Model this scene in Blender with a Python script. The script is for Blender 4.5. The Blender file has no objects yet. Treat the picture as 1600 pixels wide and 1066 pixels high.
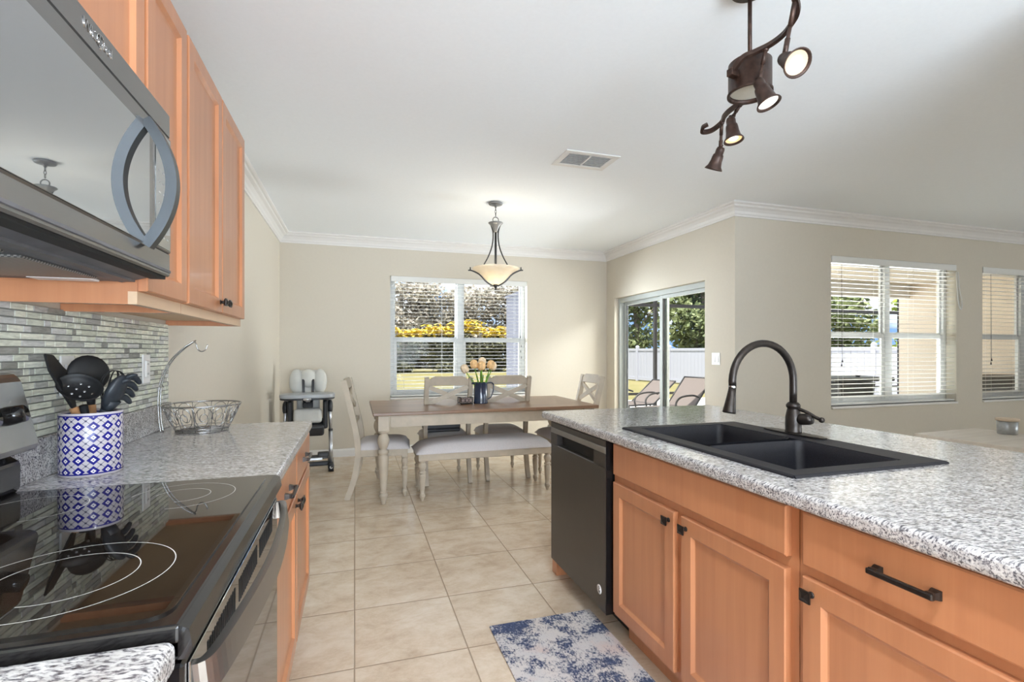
import bpy, bmesh, math, random
from mathutils import Vector, Matrix, Euler
PI = math.pi
random.seed(7)
SC = bpy.context.scene
COL = SC.collection

# ------------------------------------------------------------------ camera
TH = math.atan(245.0 / 780.0)
cam_d = bpy.data.cameras.new('camera')
cam = bpy.data.objects.new('camera', cam_d)
COL.objects.link(cam)
cam.location = (0, 0, 1.25)
cam.rotation_euler = (PI / 2, 0, -TH)
cam_d.sensor_width = 36.0
cam_d.lens = 36.0 * 780.0 / 1600.0
cam_d.shift_y = (549.0 - 533.0) / 1600.0
cam_d.clip_start = 0.02
cam_d.clip_end = 300
SC.camera = cam

# ------------------------------------------------------------------ light and exposure
SC.view_settings.view_transform = 'Standard'
SC.view_settings.look = 'None'
SC.view_settings.exposure = 0.08
SC.view_settings.gamma = 1.0
SC.view_settings.use_curve_mapping = False
SC.cycles.max_bounces = 12
SC.cycles.diffuse_bounces = 6
SC.cycles.glossy_bounces = 6
SC.cycles.transparent_max_bounces = 16
SC.cycles.caustics_reflective = False
SC.cycles.caustics_refractive = False

wd = bpy.data.worlds.new('sky')
SC.world = wd
wd.use_nodes = True
nt = wd.node_tree
nt.nodes.clear()
wo = nt.nodes.new('ShaderNodeOutputWorld')
bg = nt.nodes.new('ShaderNodeBackground')
tc = nt.nodes.new('ShaderNodeTexCoord')
mp = nt.nodes.new('ShaderNodeMapping')
mp.inputs['Scale'].default_value = (1.0, 1.0, 2.2)
ns = nt.nodes.new('ShaderNodeTexNoise')
ns.inputs['Scale'].default_value = 4.5
ns.inputs['Detail'].default_value = 8
rp = nt.nodes.new('ShaderNodeValToRGB')
rp.color_ramp.elements[0].position = 0.44
rp.color_ramp.elements[0].color = (0.30, 0.52, 0.92, 1)
rp.color_ramp.elements[1].position = 0.58
rp.color_ramp.elements[1].color = (1.5, 1.5, 1.5, 1)
nt.links.new(tc.outputs['Generated'], mp.inputs['Vector'])
nt.links.new(mp.outputs['Vector'], ns.inputs['Vector'])
nt.links.new(ns.outputs['Fac'], rp.inputs['Fac'])
nt.links.new(rp.outputs['Color'], bg.inputs['Color'])
bg.inputs['Strength'].default_value = 1.15
nt.links.new(bg.outputs['Background'], wo.inputs['Surface'])


def lamp(name, kind, loc, rot, energy, color=(1, 1, 1), **kw):
    d = bpy.data.lights.new(name, kind)
    d.energy = energy
    d.color = color
    for k, v in kw.items():
        setattr(d, k, v)
    o = bpy.data.objects.new(name, d)
    COL.objects.link(o)
    o.location = loc
    o.rotation_euler = rot
    return o


sun_dir = Vector((0.22, 0.24, -1.0))
ZC0 = 2.61
lamp('sun', 'SUN', (0, 0, 30), sun_dir.to_track_quat('-Z', 'Y').to_euler(), 15.0, (1, 0.96, 0.90), angle=0.01)
# fill lamp added behind the camera; no window is built there
lamp('rear_fill_lamp', 'AREA', (0.75, -2.9, 1.30), (PI / 2 + 0.30, 0, 0), 415, (0.79, 0.92, 1.06), shape='RECTANGLE', size=2.9, size_y=2.0)
lamp('side_fill_lamp', 'AREA', (9.3, -2.0, 1.20), (PI / 2 + 0.95, 0, PI / 2), 290, (0.84, 0.94, 1.05), shape='RECTANGLE', size=3.2, size_y=1.8)  # unseen fill added to lift the living-area ceiling; this wall has no window
# unseen lamp added outside, left of the back window, to brighten the nook
lamp('nook_fill_lamp', 'AREA', (-3.2, 8.7, 1.55), Vector((4.5, -2.9, 0.1)).to_track_quat('-Z', 'Y').to_euler(), 1800, (0.90, 0.96, 1.03), shape='RECTANGLE', size=3.0, size_y=2.2)
# lamp added low on the patio, out of view, to lift the nook ceiling
lamp('low_patio_fill', 'AREA', (6.0, 4.9, 0.12), Vector((-0.85, -0.1, 0.5)).to_track_quat('-Z', 'Y').to_euler(), 330, (0.96, 0.98, 1.0), shape='RECTANGLE', size=1.5, size_y=1.4)
lamp('high_patio_fill', 'AREA', (4.45, 4.9, 2.36), Vector((-0.75, -0.1, -0.62)).to_track_quat('-Z', 'Y').to_euler(), 60, (0.96, 0.98, 1.0), shape='RECTANGLE', size=1.2, size_y=0.3)  # hidden fill added under the patio roof, aimed at the nook floor
for i, (x, y) in enumerate(((0.4, 0.2), (0.4, -1.3))):
    lamp('ceiling_fill_lamp', 'AREA', (x, y, ZC0 - 0.012), (0, 0, 0), 26, (0.92, 0.97, 1.02), shape='DISK', size=0.15)  # added overhead fill out of view; no fixture is modelled

# ------------------------------------------------------------------ node materials
def newmat(name):
    m = bpy.data.materials.new(name)
    m.use_nodes = True
    n = m.node_tree
    n.nodes.clear()
    out = n.nodes.new('ShaderNodeOutputMaterial')
    b = n.nodes.new('ShaderNodeBsdfPrincipled')
    n.links.new(b.outputs[0], out.inputs[0])
    return m, n, b, out


def N(n, typ, **kw):
    x = n.nodes.new(typ)
    for k, v in kw.items():
        if hasattr(x, k):
            setattr(x, k, v)
        else:
            x.inputs[k].default_value = v
    return x


def coords(n, scale=(1, 1, 1), rot=(0, 0, 0), loc=(0, 0, 0), kind='Object'):
    t = n.nodes.new('ShaderNodeTexCoord')
    m = n.nodes.new('ShaderNodeMapping')
    m.inputs['Scale'].default_value = scale
    m.inputs['Rotation'].default_value = rot
    m.inputs['Location'].default_value = loc
    n.links.new(t.outputs[kind], m.inputs['Vector'])
    return m.outputs[0]


def ramp(n, fac, stops):
    r = n.nodes.new('ShaderNodeValToRGB')
    e = r.color_ramp.elements
    while len(e) < len(stops):
        e.new(0.5)
    for i, (p, c) in enumerate(stops):
        e[i].position = p
        e[i].color = (c[0], c[1], c[2], 1)
    n.links.new(fac, r.inputs['Fac'])
    return r.outputs['Color']


def mixc(n, fac, a, b, mode='MIX'):
    x = n.nodes.new('ShaderNodeMix')
    x.data_type = 'RGBA'
    x.blend_type = mode
    if isinstance(fac, (int, float)):
        x.inputs[0].default_value = fac
    else:
        n.links.new(fac, x.inputs[0])
    for s, v in ((6, a), (7, b)):
        if isinstance(v, tuple):
            x.inputs[s].default_value = (v[0], v[1], v[2], 1)
        else:
            n.links.new(v, x.inputs[s])
    return x.outputs[2]


def mathn(n, op, a, b=None, c=None):
    x = n.nodes.new('ShaderNodeMath')
    x.operation = op
    for i, v in enumerate((a, b, c)):
        if v is None:
            continue
        if isinstance(v, (int, float)):
            x.inputs[i].default_value = v
        else:
            n.links.new(v, x.inputs[i])
    return x.outputs[0]


def bump(n, b, height, strength=0.2, dist=0.01):
    x = n.nodes.new('ShaderNodeBump')
    x.inputs['Strength'].default_value = strength
    x.inputs['Distance'].default_value = dist
    n.links.new(height, x.inputs['Height'])
    n.links.new(x.outputs[0], b.inputs['Normal'])


def plain(name, col, rough=0.5, metal=0.0, var=0.05, scale=30, bumps=0.0, spec=0.5, coat=0.0):
    """a plain surface with a little procedural variation"""
    m, n, b, o = newmat(name)
    t = N(n, 'ShaderNodeTexNoise', Scale=scale, Detail=4)
    n.links.new(coords(n), t.inputs['Vector'])
    lo = tuple(max(0, c * (1 - var)) for c in col)
    hi = tuple(min(1, c * (1 + var)) for c in col)
    n.links.new(ramp(n, t.outputs['Fac'], [(0.3, lo), (0.7, hi)]), b.inputs['Base Color'])
    b.inputs['Roughness'].default_value = rough
    b.inputs['Metallic'].default_value = metal
    b.inputs['Specular IOR Level'].default_value = spec
    b.inputs['Coat Weight'].default_value = coat
    if bumps:
        bump(n, b, t.outputs['Fac'], bumps, 0.004)
    return m


M = {}
M['ceiling'] = plain('ceiling_paint', (0.825, 0.86, 0.895), 0.9, var=0.01, scale=60, bumps=0.05)
M['wall'] = plain('beige_wall_paint', (0.61, 0.565, 0.485), 0.85, var=0.012, scale=40, bumps=0.03)
M['trim'] = plain('white_trim_paint', (0.72, 0.71, 0.70), 0.45, var=0.01)
M['vinyl'] = plain('white_vinyl', (0.55, 0.56, 0.56), 0.4, var=0.01)
M['door_vinyl'] = plain('grey_white_door_frame', (0.40, 0.43, 0.42), 0.4, var=0.01)
M['blind'] = plain('white_blind_slat', (0.72, 0.72, 0.70), 0.45, var=0.01)
M['white_plastic'] = plain('white_plastic', (0.80, 0.80, 0.80), 0.35, var=0.01)
M['dark_plastic'] = plain('dark_plastic', (0.02, 0.021, 0.024), 0.45, var=0.1)
M['black'] = plain('black_gap', (0.006, 0.006, 0.006), 0.7, var=0.1)
M['black_gloss'] = plain('black_gloss_enamel', (0.010, 0.009, 0.009), 0.12, var=0.1, coat=0.1, spec=0.4)
M['bronze'] = plain('oil_rubbed_bronze', (0.030, 0.024, 0.021), 0.32, 0.6, var=0.3, scale=60)
M['rust'] = plain('rustic_brown_metal', (0.050, 0.027, 0.020), 0.42, 0.5, var=0.45, scale=45)
M['iron'] = plain('dark_iron', (0.045, 0.043, 0.042), 0.42, 0.7, var=0.15)
M['iron_light'] = plain('brushed_iron_canopy', (0.22, 0.22, 0.22), 0.45, 0.4, var=0.1)
M['chrome'] = plain('chrome', (0.55, 0.55, 0.56), 0.12, 1.0, var=0.05)
M['steel_grey'] = plain('silver_tube', (0.48, 0.49, 0.51), 0.28, 0.85, var=0.05)
M['wire'] = plain('dark_chrome_wire', (0.36, 0.36, 0.36), 0.2, 0.95, var=0.1)
M['dark_steel'] = plain('black_stainless', (0.085, 0.075, 0.068), 0.30, 0.75, var=0.04, scale=8)
M['dark_steel_strip'] = plain('black_stainless_highlight', (0.30, 0.285, 0.265), 0.28, 0.8, var=0.03)
M['mw_steel'] = plain('microwave_dark_steel', (0.215, 0.212, 0.210), 0.20, 0.85, var=0.03, scale=8)
M['handle_steel'] = plain('blue_grey_steel_handle', (0.082, 0.090, 0.098), 0.36, 0.85, var=0.03)
M['range_handle'] = plain('range_handle_steel', (0.24, 0.225, 0.21), 0.26, 0.85, var=0.03)
M['guard_steel'] = plain('backguard_steel', (0.30, 0.30, 0.30), 0.2, 0.9, var=0.05)
M['grey_metal'] = plain('grey_painted_metal', (0.115, 0.115, 0.125), 0.5, 0.2, var=0.2, scale=12)
M['cream'] = plain('antique_cream_paint', (0.44, 0.38, 0.30), 0.5, var=0.08, scale=14)
M['fabric'] = plain('grey_linen_fabric', (0.56, 0.535, 0.54), 0.95, var=0.10, scale=220, bumps=0.2)
M['pad'] = plain('pale_grey_vinyl_pad', (0.56, 0.56, 0.53), 0.6, var=0.05, scale=12)
M['tray_grey'] = plain('grey_tray_plastic', (0.38, 0.40, 0.42), 0.35, var=0.02)
M['utensil'] = plain('black_nylon', (0.012, 0.012, 0.013), 0.5, var=0.15, spec=0.3)
M['utensil_grey'] = plain('dark_grey_nylon', (0.020, 0.024, 0.030), 0.4, var=0.2, spec=0.35)
M['sink'] = plain('black_granite_composite', (0.012, 0.012, 0.016), 0.5, var=0.5, scale=350, spec=0.28)
M['navy'] = plain('navy_enamel', (0.018, 0.030, 0.062), 0.18, var=0.25, scale=25, coat=0.4)
M['stem'] = plain('tulip_green', (0.16, 0.34, 0.03), 0.5, var=0.3, scale=30)
M['petal'] = plain('peach_petal', (0.80, 0.52, 0.25), 0.6, var=0.2, scale=40)
M['petal_pale'] = plain('pale_petal', (0.82, 0.66, 0.46), 0.6, var=0.15, scale=40)
M['tin'] = plain('grey_tin', (0.36, 0.37, 0.37), 0.35, 0.5, var=0.15, scale=40)
M['cork'] = plain('wooden_lid', (0.62, 0.50, 0.38), 0.7, var=0.1, scale=40)
M['handle_wood'] = plain('beech_handle', (0.50, 0.26, 0.12), 0.5, var=0.12, scale=30)
M['stucco'] = plain('tan_stucco', (0.62, 0.53, 0.42), 0.95, var=0.08, scale=60, bumps=0.4)
M['soffit'] = plain('tan_soffit', (0.60, 0.53, 0.42), 0.9, var=0.03)
M['deck'] = plain('pale_deck_concrete', (0.74, 0.72, 0.70), 0.9, var=0.06, scale=3)
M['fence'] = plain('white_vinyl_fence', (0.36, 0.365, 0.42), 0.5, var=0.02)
M['bronze_frame'] = plain('bronze_aluminium_frame', (0.022, 0.020, 0.020), 0.5, 0.2, var=0.1)
M['sling'] = plain('taupe_sling_mesh', (0.085, 0.067, 0.060), 0.8, var=0.08, scale=90)
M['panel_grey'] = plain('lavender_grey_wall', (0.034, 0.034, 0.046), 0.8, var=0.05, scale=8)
M['bark'] = plain('grey_bark', (0.16, 0.13, 0.11), 0.9, var=0.3, scale=8)
M['grill_black'] = plain('grill_enamel', (0.045, 0.045, 0.045), 0.4, var=0.2)
M['roof_grey'] = plain('grey_roof', (0.3, 0.3, 0.31), 0.9, var=0.1)


def leafmat(name, c1, c2, c3):
    m, n, b, o = newmat(name)
    t = N(n, 'ShaderNodeTexNoise', Scale=2.2, Detail=6)
    n.links.new(coords(n), t.inputs['Vector'])
    n.links.new(ramp(n, t.outputs['Fac'], [(0.32, c1), (0.5, c2), (0.68, c3)]), b.inputs['Base Color'])
    b.inputs['Roughness'].default_value = 0.7
    tr = n.nodes.new('ShaderNodeBsdfTranslucent')
    tr.inputs['Color'].default_value = (c3[0], c3[1], c3[2], 1)
    mx = n.nodes.new('ShaderNodeMixShader')
    mx.inputs[0].default_value = 0.3
    n.links.new(b.outputs[0], mx.inputs[1])
    n.links.new(tr.outputs[0], mx.inputs[2])
    n.links.new(mx.outputs[0], o.inputs[0])
    return m


M['leaf_green'] = leafmat('green_leaves', (0.046, 0.068, 0.026), (0.144, 0.180, 0.072), (0.342, 0.378, 0.198))
M['leaf_grey'] = leafmat('grey_green_leaves', (0.109, 0.092, 0.082), (0.282, 0.248, 0.215), (0.514, 0.480, 0.398))
M['leaf_bright'] = leafmat('bright_green_leaves', (0.144, 0.216, 0.026), (0.324, 0.450, 0.054), (0.540, 0.630, 0.198))
M['leaf_yellow'] = leafmat('yellow_leaves', (0.360, 0.324, 0.036), (0.766, 0.612, 0.054), (0.854, 0.720, 0.270))
M['leaf_dark'] = leafmat('dark_olive_leaves', (0.060, 0.060, 0.034), (0.140, 0.140, 0.088), (0.234, 0.234, 0.153))


def grass_mat():
    m, n, b, o = newmat('sunny_lawn')
    t = N(n, 'ShaderNodeTexNoise', Scale=0.9, Detail=8, Roughness=0.7)
    n.links.new(coords(n), t.inputs['Vector'])
    n.links.new(ramp(n, t.outputs['Fac'], [(0.3, (0.105, 0.098, 0.028)), (0.55, (0.155, 0.132, 0.047)), (0.75, (0.19, 0.16, 0.085))]), b.inputs['Base Color'])
    b.inputs['Roughness'].default_value = 0.95
    return m


M['grass'] = grass_mat()


def granite_mat():
    m, n, b, o = newmat('white_granite')
    r = coords(n, rot=(0.35, 0.25, 0.30))

    def stretched(sc):
        k = n.nodes.new('ShaderNodeMapping')
        k.inputs['Scale'].default_value = sc
        n.links.new(r, k.inputs['Vector'])
        return k.outputs[0]
    a = N(n, 'ShaderNodeTexNoise', Scale=1.0, Detail=4, Roughness=0.6, Distortion=0.3)
    n.links.new(stretched((46, 235, 235)), a.inputs['Vector'])
    d = N(n, 'ShaderNodeTexNoise', Scale=1.0, Detail=4)
    n.links.new(stretched((20, 50, 50)), d.inputs['Vector'])
    base = ramp(n, d.outputs['Fac'], [(0.3, (0.40, 0.38, 0.37)), (0.5, (0.55, 0.535, 0.53)), (0.7, (0.65, 0.64, 0.635))])
    fl = ramp(n, a.outputs['Fac'], [(0.31, (0.06, 0.06, 0.085)), (0.42, (0.30, 0.295, 0.32)), (0.51, (0.82, 0.82, 0.83)), (0.58, (1, 1, 1))])
    n.links.new(mixc(n, 1.0, base, fl, 'MULTIPLY'), b.inputs['Base Color'])
    b.inputs['Roughness'].default_value = 0.12
    b.inputs['Specular IOR Level'].default_value = 0.7
    b.inputs['IOR'].default_value = 1.62
    return m


M['granite'] = granite_mat()


def tile_mat():
    m, n, b, o = newmat('beige_floor_tile')
    c = coords(n, (1 / 0.4565, 1 / 0.466, 1), loc=(0.006, -2.062 / 0.466 + 5, 0))
    s = n.nodes.new('ShaderNodeSeparateXYZ')
    n.links.new(c, s.inputs[0])
    ds = []
    for ax, w in ((0, 0.4565), (1, 0.466)):
        f = mathn(n, 'FRACT', s.outputs[ax])
        f = mathn(n, 'SUBTRACT', f, 0.5)
        f = mathn(n, 'ABSOLUTE', f)
        f = mathn(n, 'SUBTRACT', 0.5, f)
        ds.append(mathn(n, 'MULTIPLY', f, w))
    dist = mathn(n, 'MINIMUM', ds[0], ds[1])
    g = mathn(n, 'GREATER_THAN', dist, 0.0028)
    fx = mathn(n, 'FLOOR', s.outputs[0])
    fy = mathn(n, 'FLOOR', s.outputs[1])
    cb = n.nodes.new('ShaderNodeCombineXYZ')
    n.links.new(fx, cb.inputs[0])
    n.links.new(fy, cb.inputs[1])
    wn = n.nodes.new('ShaderNodeTexWhiteNoise')
    n.links.new(cb.outputs[0], wn.inputs['Vector'])
    off = n.nodes.new('ShaderNodeVectorMath')
    off.operation = 'MULTIPLY_ADD'
    n.links.new(wn.outputs['Color'], off.inputs[0])
    off.inputs[1].default_value = (9, 9, 9)
    n.links.new(coords(n, (2.2, 3.0, 1)), off.inputs[2])
    t = N(n, 'ShaderNodeTexNoise', Scale=2.4, Detail=10, Roughness=0.72, Distortion=0.25)
    n.links.new(off.outputs[0], t.inputs['Vector'])
    col = ramp(n, t.outputs['Fac'], [(0.30, (0.47, 0.355, 0.25)), (0.46, (0.59, 0.475, 0.355)), (0.56, (0.65, 0.545, 0.425)), (0.72, (0.72, 0.635, 0.525))])
    n.links.new(mixc(n, g, (0.33, 0.25, 0.175), col), b.inputs['Base Color'])
    b.inputs['Roughness'].default_value = 0.22
    b.inputs['Specular IOR Level'].default_value = 0.8
    ss = n.nodes.new('ShaderNodeMapRange')
    ss.inputs[1].default_value = 0.001
    ss.inputs[2].default_value = 0.006
    n.links.new(dist, ss.inputs[0])
    bump(n, b, ss.outputs[0], 0.35, 0.003)
    return m


M['tile'] = tile_mat()


def wood_mat(name, c1, c2, rough=0.35, axis='Z', scale=1.0, coat=0.0, streak=26.0):
    m, n, b, o = newmat(name)
    sc = {'X': (1.2, streak, streak), 'Y': (streak, 1.2, streak), 'Z': (streak, streak, 1.2)}[axis]
    sc = tuple(v * scale for v in sc)
    t = N(n, 'ShaderNodeTexNoise', Scale=1.0, Detail=6, Roughness=0.6, Distortion=0.3)
    n.links.new(coords(n, sc), t.inputs['Vector'])
    t2 = N(n, 'ShaderNodeTexNoise', Scale=2.5, Detail=3)
    n.links.new(coords(n), t2.inputs['Vector'])
    w = ramp(n, t.outputs['Fac'], [(0.3, c1), (0.7, c2)])
    sh = ramp(n, t2.outputs['Fac'], [(0.3, (0.86, 0.86, 0.86)), (0.7, (1, 1, 1))])
    n.links.new(mixc(n, 1.0, w, sh, 'MULTIPLY'), b.inputs['Base Color'])
    b.inputs['Roughness'].default_value = rough
    b.inputs['Coat Weight'].default_value = coat
    return m


M['maple'] = wood_mat('stained_maple', (0.45, 0.182, 0.084), (0.53, 0.23, 0.108), 0.36, coat=0.35)
M['maple_in'] = wood_mat('pale_maple_underside', (0.62, 0.42, 0.25), (0.68, 0.47, 0.29), 0.55, 'Y')
M['maple_pale'] = wood_mat('pale_maple_rail', (0.62, 0.43, 0.28), (0.68, 0.48, 0.32), 0.45, 'Y')
M['table_top'] = wood_mat('brown_table_wood', (0.17, 0.095, 0.052), (0.28, 0.165, 0.10), 0.33, 'X', 0.6)
M['grey_wood'] = wood_mat('pale_weathered_wood', (0.62, 0.55, 0.47), (0.76, 0.69, 0.61), 0.5, 'X', 0.7)


def glass_mat():
    m, n, b, o = newmat('window_glass')
    n.nodes.remove(b)
    tr = n.nodes.new('ShaderNodeBsdfTransparent')
    tr.inputs['Color'].default_value = (0.96, 0.975, 0.965, 1)
    gl = n.nodes.new('ShaderNodeBsdfGlossy')
    gl.inputs['Roughness'].default_value = 0.02
    fr = n.nodes.new('ShaderNodeLayerWeight')
    fr.inputs['Blend'].default_value = 0.5
    fa = mathn(n, 'MULTIPLY_ADD', mathn(n, 'POWER', fr.outputs['Facing'], 5.0), 0.4, 0.004)
    mx = n.nodes.new('ShaderNodeMixShader')
    n.links.new(fa, mx.inputs[0])
    n.links.new(tr.outputs[0], mx.inputs[1])
    n.links.new(gl.outputs[0], mx.inputs[2])
    n.links.new(mx.outputs[0], o.inputs[0])
    return m


M['glass'] = glass_mat()


def mirror_glass(name, col, refl, rough=0.03):
    m, n, b, o = newmat(name)
    t = N(n, 'ShaderNodeTexNoise', Scale=3)
    n.links.new(coords(n), t.inputs['Vector'])
    n.links.new(ramp(n, t.outputs['Fac'], [(0.3, col), (0.7, tuple(c * 1.05 for c in col))]), b.inputs['Base Color'])
    b.inputs['Roughness'].default_value = rough
    b.inputs['Metallic'].default_value = 0.0
    b.inputs['Specular IOR Level'].default_value = refl
    b.inputs['IOR'].default_value = 1.5
    return m


M['cooktop'] = mirror_glass('ceramic_cooktop_glass', (0.010, 0.007, 0.005), 0.9, 0.02)
M['oven_glass'] = mirror_glass('oven_door_mirror_glass', (0.012, 0.010, 0.010), 1.0, 0.03)
M['oven_glass'].node_tree.nodes['Principled BSDF'].inputs['IOR'].default_value = 2.6


def coated_glass(name, col, metal, rough):
    m = plain(name, col, rough, metal, var=0.02, scale=4)
    return m


M['mw_glass'] = coated_glass('microwave_reflective_glass', (0.43, 0.45, 0.465), 0.92, 0.015)


def shade_mat():
    m, n, b, o = newmat('alabaster_shade_glass')
    t = N(n, 'ShaderNodeTexNoise', Scale=14, Detail=4)
    n.links.new(coords(n), t.inputs['Vector'])
    c = ramp(n, t.outputs['Fac'], [(0.3, (0.84, 0.77, 0.65)), (0.7, (0.92, 0.87, 0.78))])
    n.links.new(c, b.inputs['Base Color'])
    b.inputs['Roughness'].default_value = 0.25
    tr = n.nodes.new('ShaderNodeBsdfTranslucent')
    n.links.new(c, tr.inputs['Color'])
    mx = n.nodes.new('ShaderNodeMixShader')
    mx.inputs[0].default_value = 0.6
    n.links.new(b.outputs[0], mx.inputs[1])
    n.links.new(tr.outputs[0], mx.inputs[2])
    n.links.new(mx.outputs[0], o.inputs[0])
    return m


M['shade'] = shade_mat()


def emit_mat(name, col, strength):
    m, n, b, o = newmat(name)
    b.inputs['Base Color'].default_value = (0.2, 0.2, 0.2, 1)
    b.inputs['Emission Color'].default_value = (col[0], col[1], col[2], 1)
    b.inputs['Emission Strength'].default_value = strength
    return m


M['bulb_warm'] = emit_mat('warm_bulb', (1.0, 0.66, 0.26), 1.05)
M['bulb_core'] = emit_mat('white_hot_bulb_core', (1.0, 0.95, 0.82), 1.6)
M['bulb_hot'] = emit_mat('bright_warm_bulb', (1.0, 0.70, 0.28), 1.05)
M['bulb_cool'] = emit_mat('cool_bulb', (1.0, 0.93, 0.86), 1.1)


def canister_mat():
    m, n, b, o = newmat('blue_diamond_glaze')
    t = n.nodes.new('ShaderNodeTexCoord')
    s = n.nodes.new('ShaderNodeSeparateXYZ')
    n.links.new(t.outputs['Object'], s.inputs[0])
    an = mathn(n, 'ARCTAN2', s.outputs[1], s.outputs[0])
    u = mathn(n, 'MULTIPLY', an, 14 / (2 * PI))
    v = mathn(n, 'MULTIPLY', s.outputs[2], 1 / 0.0305)
    v = mathn(n, 'ADD', v, -0.02)
    fu = mathn(n, 'SUBTRACT', mathn(n, 'FRACT', mathn(n, 'ADD', u, 18)), 0.5)
    fv = mathn(n, 'SUBTRACT', mathn(n, 'FRACT', mathn(n, 'ADD', v, 18)), 0.5)
    au = mathn(n, 'ABSOLUTE', fu)
    av = mathn(n, 'ABSOLUTE', fv)
    d = mathn(n, 'ADD', au, av)
    outer = mathn(n, 'LESS_THAN', d, 0.46)
    inner = mathn(n, 'LESS_THAN', d, 0.20)
    dot = mathn(n, 'LESS_THAN', d, 0.065)
    dg = mathn(n, 'ABSOLUTE', mathn(n, 'SUBTRACT', au, av))
    line = mathn(n, 'LESS_THAN', dg, 0.025)
    knot = mathn(n, 'GREATER_THAN', d, 0.90)
    zt = mathn(n, 'COMPARE', s.outputs[2], 0.166, 0.0018)
    zb = mathn(n, 'COMPARE', s.outputs[2], 0.009, 0.0018)
    white = (0.44, 0.41, 0.44)
    blue = (0.012, 0.012, 0.17)
    dark = (0.05, 0.05, 0.10)
    c = mixc(n, line, white, dark)
    c = mixc(n, knot, c, dark)
    c = mixc(n, outer, c, blue)
    c = mixc(n, inner, c, (0.66, 0.62, 0.64))
    c = mixc(n, dot, c, blue)
    top = mathn(n, 'GREATER_THAN', s.outputs[2], 0.166)
    bot = mathn(n, 'LESS_THAN', s.outputs[2], 0.009)
    c = mixc(n, mathn(n, 'MAXIMUM', top, bot), c, white)
    c = mixc(n, mathn(n, 'MAXIMUM', zt, zb), c, blue)
    n.links.new(c, b.inputs['Base Color'])
    b.inputs['Roughness'].default_value = 0.2
    b.inputs['Specular IOR Level'].default_value = 0.3
    return m


M['canister'] = canister_mat()


def rug_mat():
    m, n, b, o = newmat('distressed_blue_rug')
    a = N(n, 'ShaderNodeTexNoise', Scale=3.6, Detail=12, Roughness=0.74, Distortion=0.35)
    n.links.new(coords(n, (1.1, 1, 1), loc=(0.62, 0.4, 0)), a.inputs['Vector'])
    f = N(n, 'ShaderNodeTexNoise', Scale=120, Detail=5, Roughness=0.75)
    n.links.new(coords(n, (1, 0.55, 1)), f.inputs['Vector'])
    g = N(n, 'ShaderNodeTexNoise', Scale=5, Detail=5)
    n.links.new(coords(n, loc=(3, 1, 0)), g.inputs['Vector'])
    mixf = mathn(n, 'ADD', mathn(n, 'MULTIPLY', a.outputs['Fac'], 0.72), mathn(n, 'MULTIPLY', f.outputs['Fac'], 0.28))
    light = ramp(n, g.outputs['Fac'], [(0.35, (0.62, 0.58, 0.55)), (0.55, (0.56, 0.545, 0.545)), (0.7, (0.60, 0.47, 0.43))])
    msk = ramp(n, mixf, [(0.465, (1, 1, 1)), (0.51, (0, 0, 0))])
    bl = ramp(n, f.outputs['Fac'], [(0.35, (0.025, 0.035, 0.085)), (0.65, (0.085, 0.12, 0.22))])
    n.links.new(mixc(n, msk, light, bl), b.inputs['Base Color'])
    b.inputs['Roughness'].default_value = 1.0
    bump(n, b, f.outputs['Fac'], 0.5, 0.004)
    return m


M['rug'] = rug_mat()


def mosaic_mat(name, c):
    m, n, b, o = newmat(name)
    t = N(n, 'ShaderNodeTexNoise', Scale=1, Detail=5, Roughness=0.65)
    n.links.new(coords(n, (60, 22, 150), (0.25, 0, 0)), t.inputs['Vector'])
    n.links.new(ramp(n, t.outputs['Fac'], [(0.3, tuple(v * 0.72 for v in c)), (0.5, c), (0.7, tuple(min(1, v * 1.22) for v in c))]), b.inputs['Base Color'])
    b.inputs['Roughness'].default_value = 0.16
    return m


MOS = [mosaic_mat('mosaic_pale', (0.68, 0.71, 0.61)), mosaic_mat('mosaic_white', (0.78, 0.80, 0.70)), mosaic_mat('mosaic_sage', (0.57, 0.60, 0.51)),
       mosaic_mat('mosaic_grey', (0.46, 0.47, 0.45)), mosaic_mat('mosaic_dark', (0.29, 0.29, 0.265)), mosaic_mat('mosaic_silver', (0.60, 0.61, 0.60))]
M['grout'] = plain('grey_grout', (0.20, 0.205, 0.19), 0.9)


def filter_mat():
    m, n, b, o = newmat('mesh_grease_filter')
    c = n.nodes.new('ShaderNodeTexChecker')
    c.inputs['Scale'].default_value = 220
    c.inputs['Color1'].default_value = (0.33, 0.32, 0.31, 1)
    c.inputs['Color2'].default_value = (0.09, 0.09, 0.09, 1)
    n.links.new(coords(n), c.inputs['Vector'])
    n.links.new(c.outputs[0], b.inputs['Base Color'])
    b.inputs['Metallic'].default_value = 0.6
    b.inputs['Roughness'].default_value = 0.4
    return m


M['filter'] = filter_mat()


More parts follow.
